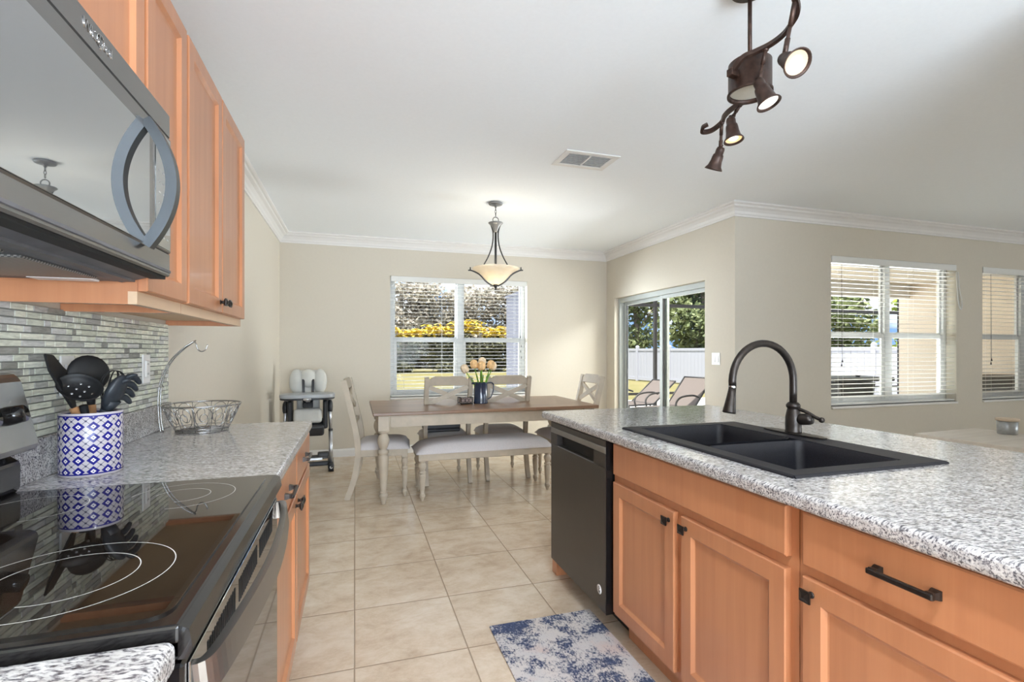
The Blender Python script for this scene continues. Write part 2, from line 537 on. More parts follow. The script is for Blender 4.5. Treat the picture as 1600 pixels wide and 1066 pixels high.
# ------------------------------------------------------------------ mesh helpers
class MB:
    def __init__(self):
        self.bm = bmesh.new()

    def _add(self, tmp, mi=0, smooth=False, mat=None):
        if mat is not None:
            bmesh.ops.transform(tmp, matrix=mat, verts=tmp.verts)
        for f in tmp.faces:
            f.material_index = mi
            f.smooth = smooth
        me = bpy.data.meshes.new('t')
        tmp.to_mesh(me)
        tmp.free()
        self.bm.from_mesh(me)
        bpy.data.meshes.remove(me)
        return self

    def box(self, c, s, rot=None, bev=0.0, seg=1, mi=0):
        t = bmesh.new()
        bmesh.ops.create_cube(t, size=1)
        bmesh.ops.scale(t, vec=s, verts=t.verts)
        if bev > 0:
            bmesh.ops.bevel(t, geom=t.edges[:], offset=min(bev, min(s) * 0.49), segments=seg, affect='EDGES', profile=0.5)
        mat = Matrix.Translation(c)
        if rot is not None:
            mat = mat @ Euler(rot).to_matrix().to_4x4()
        return self._add(t, mi, False, mat)

    def span(self, a, b, bev=0.0, seg=1, mi=0):
        c = tuple((a[i] + b[i]) / 2 for i in range(3))
        s = tuple(abs(b[i] - a[i]) for i in range(3))
        return self.box(c, s, None, bev, seg, mi)

    def lathe(self, prof, seg=24, mi=0, mat=None, sx=1.0, sy=1.0, smooth=True):
        """prof: list of (r, z)"""
        t = bmesh.new()
        rings = []
        for r, z in prof:
            if r <= 1e-6:
                rings.append([t.verts.new((0, 0, z))])
            else:
                rings.append([t.verts.new((r * sx * math.cos(2 * PI * i / seg), r * sy * math.sin(2 * PI * i / seg), z)) for i in range(seg)])
        for a, b in zip(rings, rings[1:]):
            if len(a) == 1 and len(b) == 1:
                continue
            for i in range(seg):
                j = (i + 1) % seg
                if len(a) == 1:
                    t.faces.new((a[0], b[j], b[i]))
                elif len(b) == 1:
                    t.faces.new((a[i], a[j], b[0]))
                else:
                    t.faces.new((a[i], a[j], b[j], b[i]))
        bmesh.ops.recalc_face_normals(t, faces=t.faces)
        return self._add(t, mi, smooth, mat)

    def cyl(self, p, q, r, r2=None, seg=16, mi=0, smooth=True):
        p, q = Vector(p), Vector(q)
        d = q - p
        r2 = r if r2 is None else r2
        mat = Matrix.Translation(p) @ d.to_track_quat('Z', 'Y').to_matrix().to_4x4()
        return self.lathe([(0, 0), (r, 0), (r2, d.length), (0, d.length)], seg, mi, mat, smooth=smooth)

    def tube(self, pts, r, seg=8, mi=0, closed=False, flat=None, smooth=True):
        """round tube (or flat bar when flat=(w,h)) along a list of points"""
        P = [Vector(p) for p in pts]
        n = len(P)
        t = bmesh.new()
        rings = []
        up = Vector((0, 0, 1))
        prev = None
        for i in range(n):
            if closed:
                d = P[(i + 1) % n] - P[i - 1]
            else:
                d = P[min(i + 1, n - 1)] - P[max(i - 1, 0)]
            d.normalize()
            if prev is None:
                a = up if abs(d.z) < 0.95 else Vector((1, 0, 0))
                x = d.cross(a).normalized()
            else:
                x = (prev - d * prev.dot(d))
                if x.length < 1e-5:
                    x = d.cross(up)
                x.normalize()
            prev = x
            y = d.cross(x)
            rr = r[i] if isinstance(r, (list, tuple)) else r
            if flat:
                w, h = flat
                rings.append([t.verts.new(P[i] + x * sx * w + y * sy * h) for sx, sy in ((-1, -1), (1, -1), (1, 1), (-1, 1))])
            else:
                rings.append([t.verts.new(P[i] + x * math.cos(2 * PI * k / seg) * rr + y * math.sin(2 * PI * k / seg) * rr) for k in range(seg)])
        m = 4 if flat else seg
        for i in range(n if closed else n - 1):
            a, b = rings[i], rings[(i + 1) % n]
            for k in range(m):
                l = (k + 1) % m
                t.faces.new((a[k], a[l], b[l], b[k]))
        if not closed:
            t.faces.new(rings[0][::-1])
            t.faces.new(rings[-1])
        bmesh.ops.recalc_face_normals(t, faces=t.faces)
        return self._add(t, mi, smooth and not flat)

    def prism(self, poly, thick, mat=None, bev=0.0, mi=0, smooth=False, seg=1):
        """poly in local XY, extruded along +Z by thick"""
        t = bmesh.new()
        vs = [t.verts.new((p[0], p[1], 0)) for p in poly]
        f = t.faces.new(vs)
        ex = bmesh.ops.extrude_face_region(t, geom=[f])
        bmesh.ops.translate(t, vec=(0, 0, thick), verts=[v for v in ex['geom'] if isinstance(v, bmesh.types.BMVert)])
        bmesh.ops.recalc_face_normals(t, faces=t.faces)
        if bev:
            bmesh.ops.bevel(t, geom=t.edges[:], offset=bev, segments=seg, affect='EDGES', profile=0.5)
        return self._add(t, mi, smooth, mat)

    def sweep(self, path, prof, mi=0, closed=False, cap=True):
        """horizontal mitred sweep; path of (x,y), prof of (out,z): out is to the right-hand side of travel"""
        t = bmesh.new()
        n = len(path)
        rings = []
        for i in range(n):
            p = Vector(path[i])
            d0 = (p - Vector(path[i - 1])).normalized() if i > 0 else None
            d1 = (Vector(path[i + 1]) - p).normalized() if i < n - 1 else None
            if d0 is None:
                d0 = d1
            if d1 is None:
                d1 = d0
            n0 = Vector((d0.y, -d0.x))
            n1 = Vector((d1.y, -d1.x))
            m = (n0 + n1)
            m.normalize()
            k = 1 / max(0.2, m.dot(n0))
            rings.append([t.verts.new((p.x + m.x * k * o, p.y + m.y * k * o, z)) for o, z in prof])
        q = len(prof)
        for a, b in zip(rings, rings[1:]):
            for k in range(q):
                l = (k + 1) % q
                t.faces.new((a[k], b[k], b[l], a[l]))
        t.faces.new(rings[0])
        t.faces.new(rings[-1][::-1])
        bmesh.ops.recalc_face_normals(t, faces=t.faces)
        return self._add(t, mi, False)

    def rings(self, w, h, rl, mi=0, mat=None):
        """panel with nested rectangular rings: rl of (inset, x); local X outward, Y width, Z height; first ring closes the back"""
        t = bmesh.new()
        R = []
        for ins, x in rl:
            R.append([t.verts.new((x, y, z)) for y, z in ((ins, ins), (w - ins, ins), (w - ins, h - ins), (ins, h - ins))])
        t.faces.new(R[0][::-1])
        for a, b in zip(R, R[1:]):
            for k in range(4):
                l = (k + 1) % 4
                t.faces.new((a[k], a[l], b[l], b[k]))
        t.faces.new(R[-1])
        bmesh.ops.recalc_face_normals(t, faces=t.faces)
        return self._add(t, mi, False, mat)

    def ball(self, c, r, s=(1, 1, 1), sub=2, mi=0, rot=None):
        t = bmesh.new()
        bmesh.ops.create_icosphere(t, subdivisions=sub, radius=r)
        mat = Matrix.Translation(c)
        if rot is not None:
            mat = mat @ Euler(rot).to_matrix().to_4x4()
        mat = mat @ Matrix.Diagonal((s[0], s[1], s[2], 1))
        return self._add(t, mi, True, mat)

    def build(self, name, mats, parent=None, loc=(0, 0, 0), rot=(0, 0, 0), kind=None, label=None):
        me = bpy.data.meshes.new(name)
        self.bm.to_mesh(me)
        self.bm.free()
        if not isinstance(mats, (list, tuple)):
            mats = [mats]
        for m in mats:
            me.materials.append(m)
        o = bpy.data.objects.new(name, me)
        COL.objects.link(o)
        o.location = loc
        o.rotation_euler = rot
        if parent is not None:
            o.parent = parent
        if kind:
            o['kind'] = kind
        if label:
            o['label'] = label
        return o


def tag(o, label, cat, group=None):
    o['label'] = label
    o['category'] = cat
    if group:
        o['group'] = group
    return o


def thing(name, label, cat, loc=(0, 0, 0), rz=0.0, group=None):
    o = bpy.data.objects.new(name, None)
    o.empty_display_size = 0.05
    COL.objects.link(o)
    o.location = loc
    o.rotation_euler = (0, 0, rz)
    return tag(o, label, cat, group)


def dup(root, loc=None, rz=None, label=None):
    def rec(o, parent):
        c = o.copy()
        COL.objects.link(c)
        if parent is not None:
            c.parent = parent
        for ch in list(o.children):
            rec(ch, c)
        return c
    r = rec(root, None)
    if loc is not None:
        r.location = loc
    if rz is not None:
        r.rotation_euler = (0, 0, rz)
    if label:
        r['label'] = label
    return r


def arc(c, r, a0, a1, n, plane='xz', ry=None):
    out = []
    for i in range(n + 1):
        a = a0 + (a1 - a0) * i / n
        u, v = r * math.cos(a), (ry or r) * math.sin(a)
        if plane == 'xz':
            out.append((c[0] + u, c[1], c[2] + v))
        elif plane == 'yz':
            out.append((c[0], c[1] + u, c[2] + v))
        else:
            out.append((c[0] + u, c[1] + v, c[2]))
    return out


def smooth_path(pts, n=6):
    """Catmull-Rom through pts"""
    P = [Vector(p) for p in pts]
    out = []
    for i in range(len(P) - 1):
        p0, p1, p2, p3 = P[max(i - 1, 0)], P[i], P[i + 1], P[min(i + 2, len(P) - 1)]
        for k in range(n):
            t = k / n
            out.append(0.5 * ((2 * p1) + (p2 - p0) * t + (2 * p0 - 5 * p1 + 4 * p2 - p3) * t * t + (3 * p1 - p0 - 3 * p2 + p3) * t ** 3))
    out.append(P[-1])
    return out


def text_obj(name, body, size, mat, parent=None, loc=(0, 0, 0), rot=(0, 0, 0), extrude=0.0008, sx=1.0):
    cu = bpy.data.curves.new(name, 'FONT')
    cu.body = body
    cu.size = size
    cu.extrude = extrude
    cu.align_x = 'CENTER'
    cu.align_y = 'CENTER'
    tmp = bpy.data.objects.new(name + '_t', cu)
    COL.objects.link(tmp)
    dg = bpy.context.evaluated_depsgraph_get()
    me = bpy.data.meshes.new_from_object(tmp.evaluated_get(dg))
    bpy.data.objects.remove(tmp)
    bpy.data.curves.remove(cu)
    me.name = name
    me.materials.clear()
    me.materials.append(mat)
    o = bpy.data.objects.new(name, me)
    COL.objects.link(o)
    o.parent = parent
    o.location = loc
    o.rotation_euler = rot
    o.scale = (sx, 1, 1)
    return o


# ------------------------------------------------------------------ the setting
XL, XD, YB, YW, ZC = -0.825, 3.348, 6.25, 3.783, 2.61
YR, XE = -3.0, 9.4
T = 0.2


def struct(mb, name, mat, parent=None):
    return mb.build(name, mat, parent, kind='structure')


struct(MB().span((XL - T, YR - T, -0.12), (XE + T, YW + T, 0)).span((XL - T, YW + T, -0.12), (XD + T, YB + T, 0)), 'floor', M['tile'])
struct(MB().span((XL - T, YR - T, ZC), (XE + T, YW + T, ZC + 0.2)).span((XL - T, YW + T, ZC), (XD + T, YB + T + 0.0, ZC + 0.2)), 'ceiling', M['ceiling'])
struct(MB().span((XL - T, YR - T, 0), (XL, YB + T, ZC)), 'wall_left', M['wall'])


def holed_wall(name, axis, a0, a1, c0, c1, holes):
    """wall along axis ('x' or 'y') from a0 to a1, thickness c0..c1, holes (h0,h1,z0,z1)"""
    mb = MB()

    def sp(u0, u1, z0, z1):
        if u1 - u0 < 1e-4 or z1 - z0 < 1e-4:
            return
        if axis == 'x':
            mb.span((u0, c0, z0), (u1, c1, z1))
        else:
            mb.span((c0, u0, z0), (c1, u1, z1))
    cur = a0
    for h0, h1, z0, z1 in sorted(holes):
        sp(cur, h0, 0, ZC)
        sp(h0, h1, 0, z0)
        sp(h0, h1, z1, ZC)
        cur = h1
    sp(cur, a1, 0, ZC)
    return struct(mb, name, M['wall'])


BW = (0.408, 2.174, 0.685, 2.172)      # window over the table
W2 = (4.512, 6.326, 0.70, 2.203)
W3 = (6.75, 8.56, 0.70, 2.203)
DR = (4.20, 6.03, 0.0, 1.965)
holed_wall('wall_back', 'x', XL, XD + T, YB, YB + T, [BW])
holed_wall('wall_right', 'y', YW, YB, XD, XD + T, [DR])
holed_wall('wall_living', 'x', XD + T, XE + T, YW, YW + T, [W2, W3])
holed_wall('wall_rear', 'x', XL - T, XE + T, YR - T, YR, [])
holed_wall('wall_east', 'y', YR, YW, XE, XE + T, [])

struct(MB().span((2.45, YR, 0), (2.6, 0.95, ZC)), 'added_shade_wall', M['wall'])  # unseen wall added to keep the rear fill off the living area
# crown moulding and baseboards
crown = [(0.0, ZC - 0.112), (0.012, ZC - 0.112), (0.014, ZC - 0.098), (0.022, ZC - 0.090), (0.030, ZC - 0.070), (0.050, ZC - 0.046),
         (0.074, ZC - 0.034), (0.080, ZC - 0.022), (0.094, ZC - 0.020), (0.106, ZC - 0.012), (0.106, ZC), (0.0, ZC)]
struct(MB().sweep([(XL, YR), (XL, YB), (XD, YB), (XD, YW), (XE, YW), (XE, YR)], crown), 'trim_1', M['trim'])
base = [(0, 0), (0.014, 0), (0.014, 0.075), (0.010, 0.088), (0.005, 0.094), (0, 0.095)]
struct(MB().sweep([(XL, 2.66), (XL, YB), (XD, YB), (XD, DR[1])], base), 'baseboard_back', M['trim'])
struct(MB().sweep([(XD, DR[0]), (XD, YW), (XE, YW)], base), 'baseboard_living', M['trim'])


# ---- windows: vinyl frames with two single-hung sashes, sill, glass
def window(name, W, yin, depth_off=0.10, mull=0.075):
    x0, x1, z0, z1 = W
    y = yin + depth_off
    root = bpy.data.objects.new(name, None)
    COL.objects.link(root)
    root.location = (x0, y, z0)
    root['kind'] = 'structure'
    w, h = x1 - x0, z1 - z0
    f = MB()
    b = 0.045
    f.span((0, 0, 0), (b, 0.06, h), 0.004).span((w - b, 0, 0), (w, 0.06, h), 0.004)
    f.span((b, 0, 0), (w - b, 0.06, b), 0.004).span((b, 0, h - b), (w - b, 0.06, h), 0.004)
    cx = w / 2
    f.span((cx - mull / 2, 0, b), (cx + mull / 2, 0.06, h - b), 0.004)
    f.build('window_frame', M['vinyl'], root)
    zm = h * 0.475
    for xa, xb in ((b, cx - mull / 2), (cx + mull / 2, w - b)):
        u = MB()                                   # upper fixed sash
        s = 0.022
        u.span((xa, 0.03, zm), (xb, 0.055, zm + 0.035), 0.003)
        u.span((xa, 0.03, zm + 0.035), (xa + s, 0.055, h - b), 0.003).span((xb - s, 0.03, zm + 0.035), (xb, 0.055, h - b), 0.003)
        us = u.build('upper_sash', M['vinyl'], root)
        MB().span((xa + s, 0.040, zm + 0.035), (xb - s, 0.045, h - b)).build('pane', M['glass'], us)
        l = MB()                                   # lower sliding sash
        s = 0.04
        l.span((xa, 0.004, b), (xa + s, 0.028, zm + 0.02), 0.003).span((xb - s, 0.004, b), (xb, 0.028, zm + 0.02), 0.003)
        l.span((xa + s, 0.004, b), (xb - s, 0.028, b + 0.04), 0.003).span((xa + s, 0.004, zm - 0.025), (xb - s, 0.028, zm + 0.02), 0.003)
        ls = l.build('lower_sash', M['vinyl'], root)
        MB().span((xa + s, 0.013, b + 0.04), (xb - s, 0.018, zm - 0.025)).build('pane', M['glass'], ls)
    sl = MB().span((-0.0, -depth_off - 0.02, -0.025), (w, 0.0, 0.0), 0.004)
    sl.build('window_sill', M['trim'], root)
    return root


window('window_1', BW, YB)
window('window_2', W2, YW)
window('window_3', W3, YW)


def blind(label, W, yin, cords=0, cord_label=None):
    x0, x1, z0, z1 = W
    w, h = x1 - x0, z1 - z0
    t = thing('window_blind', label, 'blind', (x0 + 0.006, yin + 0.036, z0), 0, 'horizontal slat blinds')
    w -= 0.012
    MB().span((0, -0.042, h - 0.068), (w, -0.030, h - 0.002), 0.003).build('valance', M['blind'], t)
    MB().span((0.01, -0.026, h - 0.045), (w - 0.01, 0.026, h - 0.004), 0.002).build('head_rail', M['blind'], t)
    s = MB()
    p = 0.0445
    n = int((h - 0.11) / p)
    for i in range(n):
        z = h - 0.085 - i * p
        s.box((w / 2, 0, z), (w - 0.008, 0.050, 0.0028), (0.05, 0, 0))
    s.build('slats', M['blind'], t)
    MB().span((0.004, -0.025, 0.006), (w - 0.004, 0.025, 0.024), 0.003).build('bottom_rail', M['blind'], t)
    for fx in (0.09, 0.36, 0.64, 0.91):
        l = MB()
        for yy in (-0.027, 0.027):
            l.cyl((fx * w, yy, 0.02), (fx * w, yy, h - 0.05), 0.0009, seg=5)
        l.build('ladder_cord', M['blind'], t)
    return t


b1 = blind('white slat blind in the window behind the dining table', BW, YB)
b2 = blind('white slat blind in the wide living-area window behind the faucet', W2, YW)
b3 = blind('white slat blind in the window at the right edge, beside the wide one', W3, YW)
# pull cords
c = MB()
for dx, zz in ((0.0, 0.74), (0.012, 0.62), (0.004, 0.55), (0.016, 0.47)):
    c.cyl((1.66 + dx, -0.05, zz + 0.03), (1.66 + dx, -0.046, 1.42), 0.0009, seg=5)
c.build('pull_cord', M['blind'], b1)
for dx, zz in ((0.0, 0.74), (0.012, 0.62), (0.004, 0.55), (0.016, 0.47)):
    MB().lathe([(0.002, 0.03), (0.006, 0.0), (0.0, -0.001)], 8, mat=Matrix.Translation((1.66 + dx, -0.05, zz))).build('cord_tassel', M['dark_plastic'], b1, label='dark cord tassel')
for bb in (b2, b3):
    c = MB()
    for dx, zz in ((0.0, 0.42), (0.012, 0.46)):
        c.cyl((0.115 + dx, -0.05, zz), (0.115 + dx, -0.046, 1.42), 0.0012, seg=5)
    c.build('pull_cord', M['dark_plastic'], bb)
    for dx, zz in ((0.0, 0.40), (0.012, 0.44)):
        MB().lathe([(0.002, 0.03), (0.008, 0.0), (0.0, -0.001)], 8, mat=Matrix.Translation((0.115 + dx, -0.05, zz))).build('cord_tassel', M['dark_plastic'], bb, label='dark cord tassel')
# looped lift cord hanging over the end of the wide blind
W2w = W2[1] - W2[0]
MB().tube(smooth_path([(W2w - 0.03, -0.047, 1.42), (W2w - 0.02, -0.05, 1.25), (W2w + 0.0, -0.052, 1.10), (W2w + 0.03, -0.052, 1.01), (W2w + 0.055, -0.052, 1.04), (W2w + 0.05, -0.052, 1.12), (W2w + 0.02, -0.05, 1.22), (W2w + 0.0, -0.048, 1.42)]), 0.005, 8).build('lift_cord', M['blind'], b2)

# ---- sliding glass door
root = bpy.data.objects.new('door_1', None)
COL.objects.link(root)
root.location = (XD + 0.06, DR[0], 0)
root['kind'] = 'structure'
dw, dh = DR[1] - DR[0], DR[3]
f = MB()
f.span((0, 0, 0.0), (0.11, 0.035, dh), 0.003).span((0, dw - 0.035, 0), (0.11, dw, dh), 0.003)
f.span((0, 0.035, dh - 0.06), (0.11, dw - 0.035, dh), 0.003).span((0, 0.035, 0), (0.11, dw - 0.035, 0.03), 0.003)
f.build('door_frame', M['door_vinyl'], root)
for nm, ya, yb, xa in (('fixed_panel', 0.82, dw - 0.035, 0.065), ('sliding_panel', 0.035, 0.90, 0.02)):
    p = MB()
    s = 0.055
    p.span((xa, ya, 0.03), (xa + 0.035, ya + s, dh - 0.06), 0.003).span((xa, yb - s, 0.03), (xa + 0.035, yb, dh - 0.06), 0.003)
    p.span((xa, ya + s, 0.03), (xa + 0.035, yb - s, 0.12), 0.003).span((xa, ya + s, dh - 0.10), (xa + 0.035, yb - s, dh - 0.06), 0.003)
    pp = p.build(nm, M['door_vinyl'], root)
    MB().span((xa + 0.015, ya + s, 0.12), (xa + 0.02, yb - s, dh - 0.10)).build('pane', M['glass'], pp)
    MB().span((xa + 0.008, ya + s - 0.001, 0.12), (xa + 0.027, ya + s + 0.008, dh - 0.10)).span((xa + 0.008, yb - s - 0.008, 0.12), (xa + 0.027, yb - s + 0.001, dh - 0.10)).build('glazing_gasket', M['dark_plastic'], pp)
    if nm == 'sliding_panel':
        MB().span((xa - 0.02, ya + 0.015, 0.95), (xa, ya + 0.035, 1.15), 0.005).build('pull_handle', M['door_vinyl'], pp)

# ------------------------------------------------------------------ outdoors
struct(MB().span((-60, -40, -0.5), (90, 90, -0.15)), 'lawn', M['grass'])
struct(MB().span((-4.0, YB + T + 0.001, -0.16), (XD + T - 0.01, 11.0, -0.08)).span((XD + T, YW + T + 0.001, -0.16), (14, 12.0, -0.08)), 'patio_deck_and_bounce_slab', M['deck'])  # slab outside the back window is added, unseen, to bounce sunlight indoors
# covered patio: roof, beam, end wall
struct(MB().span((XD + T, YW + T, 2.52), (12.5, 7.2, 2.60)), 'patio_ceiling', M['soffit'])
struct(MB().span((XD + T, 6.85, 2.27), (10.15, 7.05, 2.52)), 'patio_beam', M['trim'])
struct(MB().span((10.15, YW + T, -0.15), (10.4, 7.05, 2.52)), 'patio_wall', M['stucco'])
struct(MB().span((2.36, YB + T + 0.001, -0.15), (2.46, 7.82, 2.11)).span((2.34, YB + T + 0.001, 2.11), (2.48, 7.84, 2.15)), 'side_wall', [M['panel_grey']])

# screen enclosure
en = thing('screen_enclosure', 'dark bronze screen enclosure frame around the patio, seen through the sliding door', 'screen frame', (0, 9.3, 0))
for x in (3.7, 6.14, 8.6, 11.0, 13.4):
    MB().span((x - 0.035, -0.03, -0.08), (x + 0.035, 0.03, 3.4), 0.004).build('post', M['bronze_frame'], en)
MB().span((3.735, -0.025, 2.20), (6.1, 0.025, 2.27)).span((6.18, -0.025, 2.20), (8.56, 0.025, 2.27)).span((8.64, -0.025, 2.2), (10.96, 0.025, 2.27)).span((11.04, -0.025, 2.2), (13.36, 0.025, 2.27)).build('upper_rail', M['bronze_frame'], en)
MB().span((3.735, -0.025, 0.32), (6.1, 0.025, 0.37)).span((6.18, -0.025, 0.32), (8.56, 0.025, 0.37)).span((8.64, -0.025, 0.32), (10.96, 0.025, 0.37)).span((11.04, -0.025, 0.32), (13.36, 0.025, 0.37)).build('lower_rail', M['bronze_frame'], en)
MB().span((3.7, -0.03, 3.4), (13.4, 0.03, 3.47)).build('top_rail', M['bronze_frame'], en)

# white vinyl fence: two runs
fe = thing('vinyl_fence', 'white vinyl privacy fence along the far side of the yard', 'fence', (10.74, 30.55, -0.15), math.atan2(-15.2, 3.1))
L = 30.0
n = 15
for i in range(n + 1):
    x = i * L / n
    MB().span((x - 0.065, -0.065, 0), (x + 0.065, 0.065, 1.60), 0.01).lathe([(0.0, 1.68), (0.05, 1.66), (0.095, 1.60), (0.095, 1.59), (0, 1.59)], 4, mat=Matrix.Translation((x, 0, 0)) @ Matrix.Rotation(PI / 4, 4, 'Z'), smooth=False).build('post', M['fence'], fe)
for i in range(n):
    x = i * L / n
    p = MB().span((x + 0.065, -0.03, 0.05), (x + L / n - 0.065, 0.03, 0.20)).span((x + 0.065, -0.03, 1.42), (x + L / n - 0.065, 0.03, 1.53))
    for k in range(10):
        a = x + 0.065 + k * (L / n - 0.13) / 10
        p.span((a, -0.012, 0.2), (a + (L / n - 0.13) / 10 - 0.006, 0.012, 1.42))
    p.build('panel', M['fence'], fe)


def leaf_mesh(blobs, n, size, jit=0.5, flat=0.0):
    """many small leaf quads spread through ellipsoid blobs (cx,cy,cz,rx,ry,rz)"""
    vs, fs = [], []
    for i in range(n):
        b = random.choice(blobs)
        while True:
            p = Vector((random.uniform(-1, 1), random.uniform(-1, 1), random.uniform(-1, 1)))
            if 0.25 < p.length < 1:
                break
        c = Vector((b[0] + p.x * b[3], b[1] + p.y * b[4], b[2] + p.z * b[5]))
        s = size * random.uniform(0.6, 1.4)
        e = Euler((random.uniform(-1.2, 1.2), random.uniform(-1.2, 1.2), random.uniform(0, 6.28))).to_matrix()
        k = len(vs)
        for q in ((-0.45, -1, 0), (0.45, -0.6, 0.1), (0.3, 0.9, 0), (-0.5, 0.6, -0.1)):
            vs.append(c + e @ (Vector(q) * s))
        fs.append((k, k + 1, k + 2, k + 3))
    me = bpy.data.meshes.new('foliage')
    me.from_pydata([tuple(v) for v in vs], [], fs)
    return me


def tree(name, label, x, y, h, r, mat, n=5000, size=0.17, group='trees beyond the yard', cat='tree', low=0.0):
    t = thing(name, label, cat, (x, y, -0.15), random.uniform(0, 6), group)
    k = MB()
    k.tube(smooth_path([(0, 0, -0.1), (0.05 * h, 0.02, 0.25 * h), (0.0, 0.04 * h, 0.55 * h), (0.05, 0.0, 0.85 * h)], 4), [0.05 * r + 0.1 - 0.008 * i * r / 3 for i in range(13)], 8)
    for j in range(6):
        a = j * 1.05
        k.tube([(0.03 * h, 0, (0.3 + 0.06 * j) * h), (r * 0.6 * math.cos(a), r * 0.6 * math.sin(a), (0.5 + 0.07 * j) * h)], [0.07, 0.02], 6)
    k.build('trunk', M['bark'], t)
    bl = []
    for j in range(22):
        a = random.uniform(0, 6.28)
        q = random.uniform(0, 0.75)
        zz = low + 0.1 + (0.85 - low) * (j + 0.5) / 22
        bl.append((r * q * math.cos(a), r * q * math.sin(a), zz * h, r * 0.45, r * 0.45, h * 0.11))
    me = leaf_mesh(bl, n, size)
    me.materials.append(mat)
    o = bpy.data.objects.new('foliage', me)
    COL.objects.link(o)
    o.parent = t
    return t


# trees and shrubs behind the lawn (seen through the back window)
for i, (x, y, h, r, mt, lb) in enumerate((
        (1.2, 41, 5.5, 3.4, 'leaf_grey', 'grey-brown leafy tree at the left of the back window view'),
        (5.0, 42, 7.3, 3.6, 'leaf_grey', 'tallest grey-brown tree, in the left half of the back window view'),
        (9.6, 43, 7.2, 3.6, 'leaf_grey', 'grey-brown tree behind the middle bar of the back window'),
        (13.6, 41, 7.4, 3.6, 'leaf_grey', 'grey-brown tree above the yellow palms at the right of the back window'),
        (17.6, 38, 7.6, 3.4, 'leaf_green', 'dull green tree at the far right of the back window view'))):
    tree('tree', lb, x, y, h, r, M[mt], 5200, 0.19)
for i, (x, y, h, r) in enumerate(((1.4, 33.2, 3.1, 1.1), (3.4, 33.6, 3.0, 1.2), (5.4, 33.2, 3.3, 1.2), (7.3, 33.5, 3.7, 1.2), (9.2, 33.2, 3.2, 1.2), (11.0, 33.4, 3.1, 1.1))):
    t = thing('yellow_shrub', 'tall shrub with yellow top growing at the back of the lawn', 'shrub', (x, y, -0.15), 0, 'yellow-topped shrubs across the lawn')
    me = leaf_mesh([(random.uniform(-0.7, 0.7), random.uniform(-0.5, 0.5), h * z, r * 0.7, 0.6, h * 0.16) for z in (0.12, 0.28, 0.44, 0.58, 0.62, 0.3, 0.45)], 2600, 0.13)
    me.materials.append(M['leaf_dark'])
    o = bpy.data.objects.new('lower_foliage', me)
    COL.objects.link(o)
    o.parent = t
    o['label'] = 'dark olive lower foliage'
    fr = MB()
    for j in range(84):                     # arching yellow fronds
        a = random.uniform(0, 6.28)
        ll = random.uniform(0.5, 1.1)
        bx, by = random.uniform(-r * 0.7, r * 0.7), random.uniform(-0.5, 0.5)
        z0 = h * random.uniform(0.66, 0.86)
        pts = smooth_path([(bx, by, z0), (bx + 0.35 * ll * math.cos(a), by + 0.35 * ll * math.sin(a), z0 + 0.38 * ll), (bx + 0.9 * ll * math.cos(a), by + 0.9 * ll * math.sin(a), z0 + 0.28 * ll)], 3)
        fr.tube(pts, 0.05, flat=(0.075, 0.006))
    fr.build('yellow_fronds', M['leaf_yellow'], t, label='yellow fronds at the top')
# trees behind the fence (seen through the sliding door and the living-area windows)
for x, y, h, r, mt, lb in ((16.8, 28.0, 8.2, 2.8, 'leaf_green', 'dense olive-green tree behind the fence in the left door pane'),
                           (19.2, 24.6, 7.6, 2.3, 'leaf_green', 'olive-green tree behind the fence beside the door mullion'),
                           (21.6, 25.6, 10.5, 1.9, 'leaf_dark', 'tall dark tree behind the fence in the right door pane'),
                           (22.6, 22.0, 5.6, 1.9, 'leaf_bright', 'bright yellow-green tree behind the fence at the right door edge'),
                           (27.0, 16.5, 7.0, 3.0, 'leaf_bright', 'bright green tree seen through the wide living-area window'),
                           (25.0, 20.4, 7.5, 2.6, 'leaf_green', 'dark green tree seen at the left of the wide living-area window'),
                           (30.0, 13.0, 6.5, 3.2, 'leaf_bright', 'yellow-green tree beside the patio wall in the wide living-area window')):
    tree('tree', lb, x, y, h, r, M[mt], 5200, 0.15)


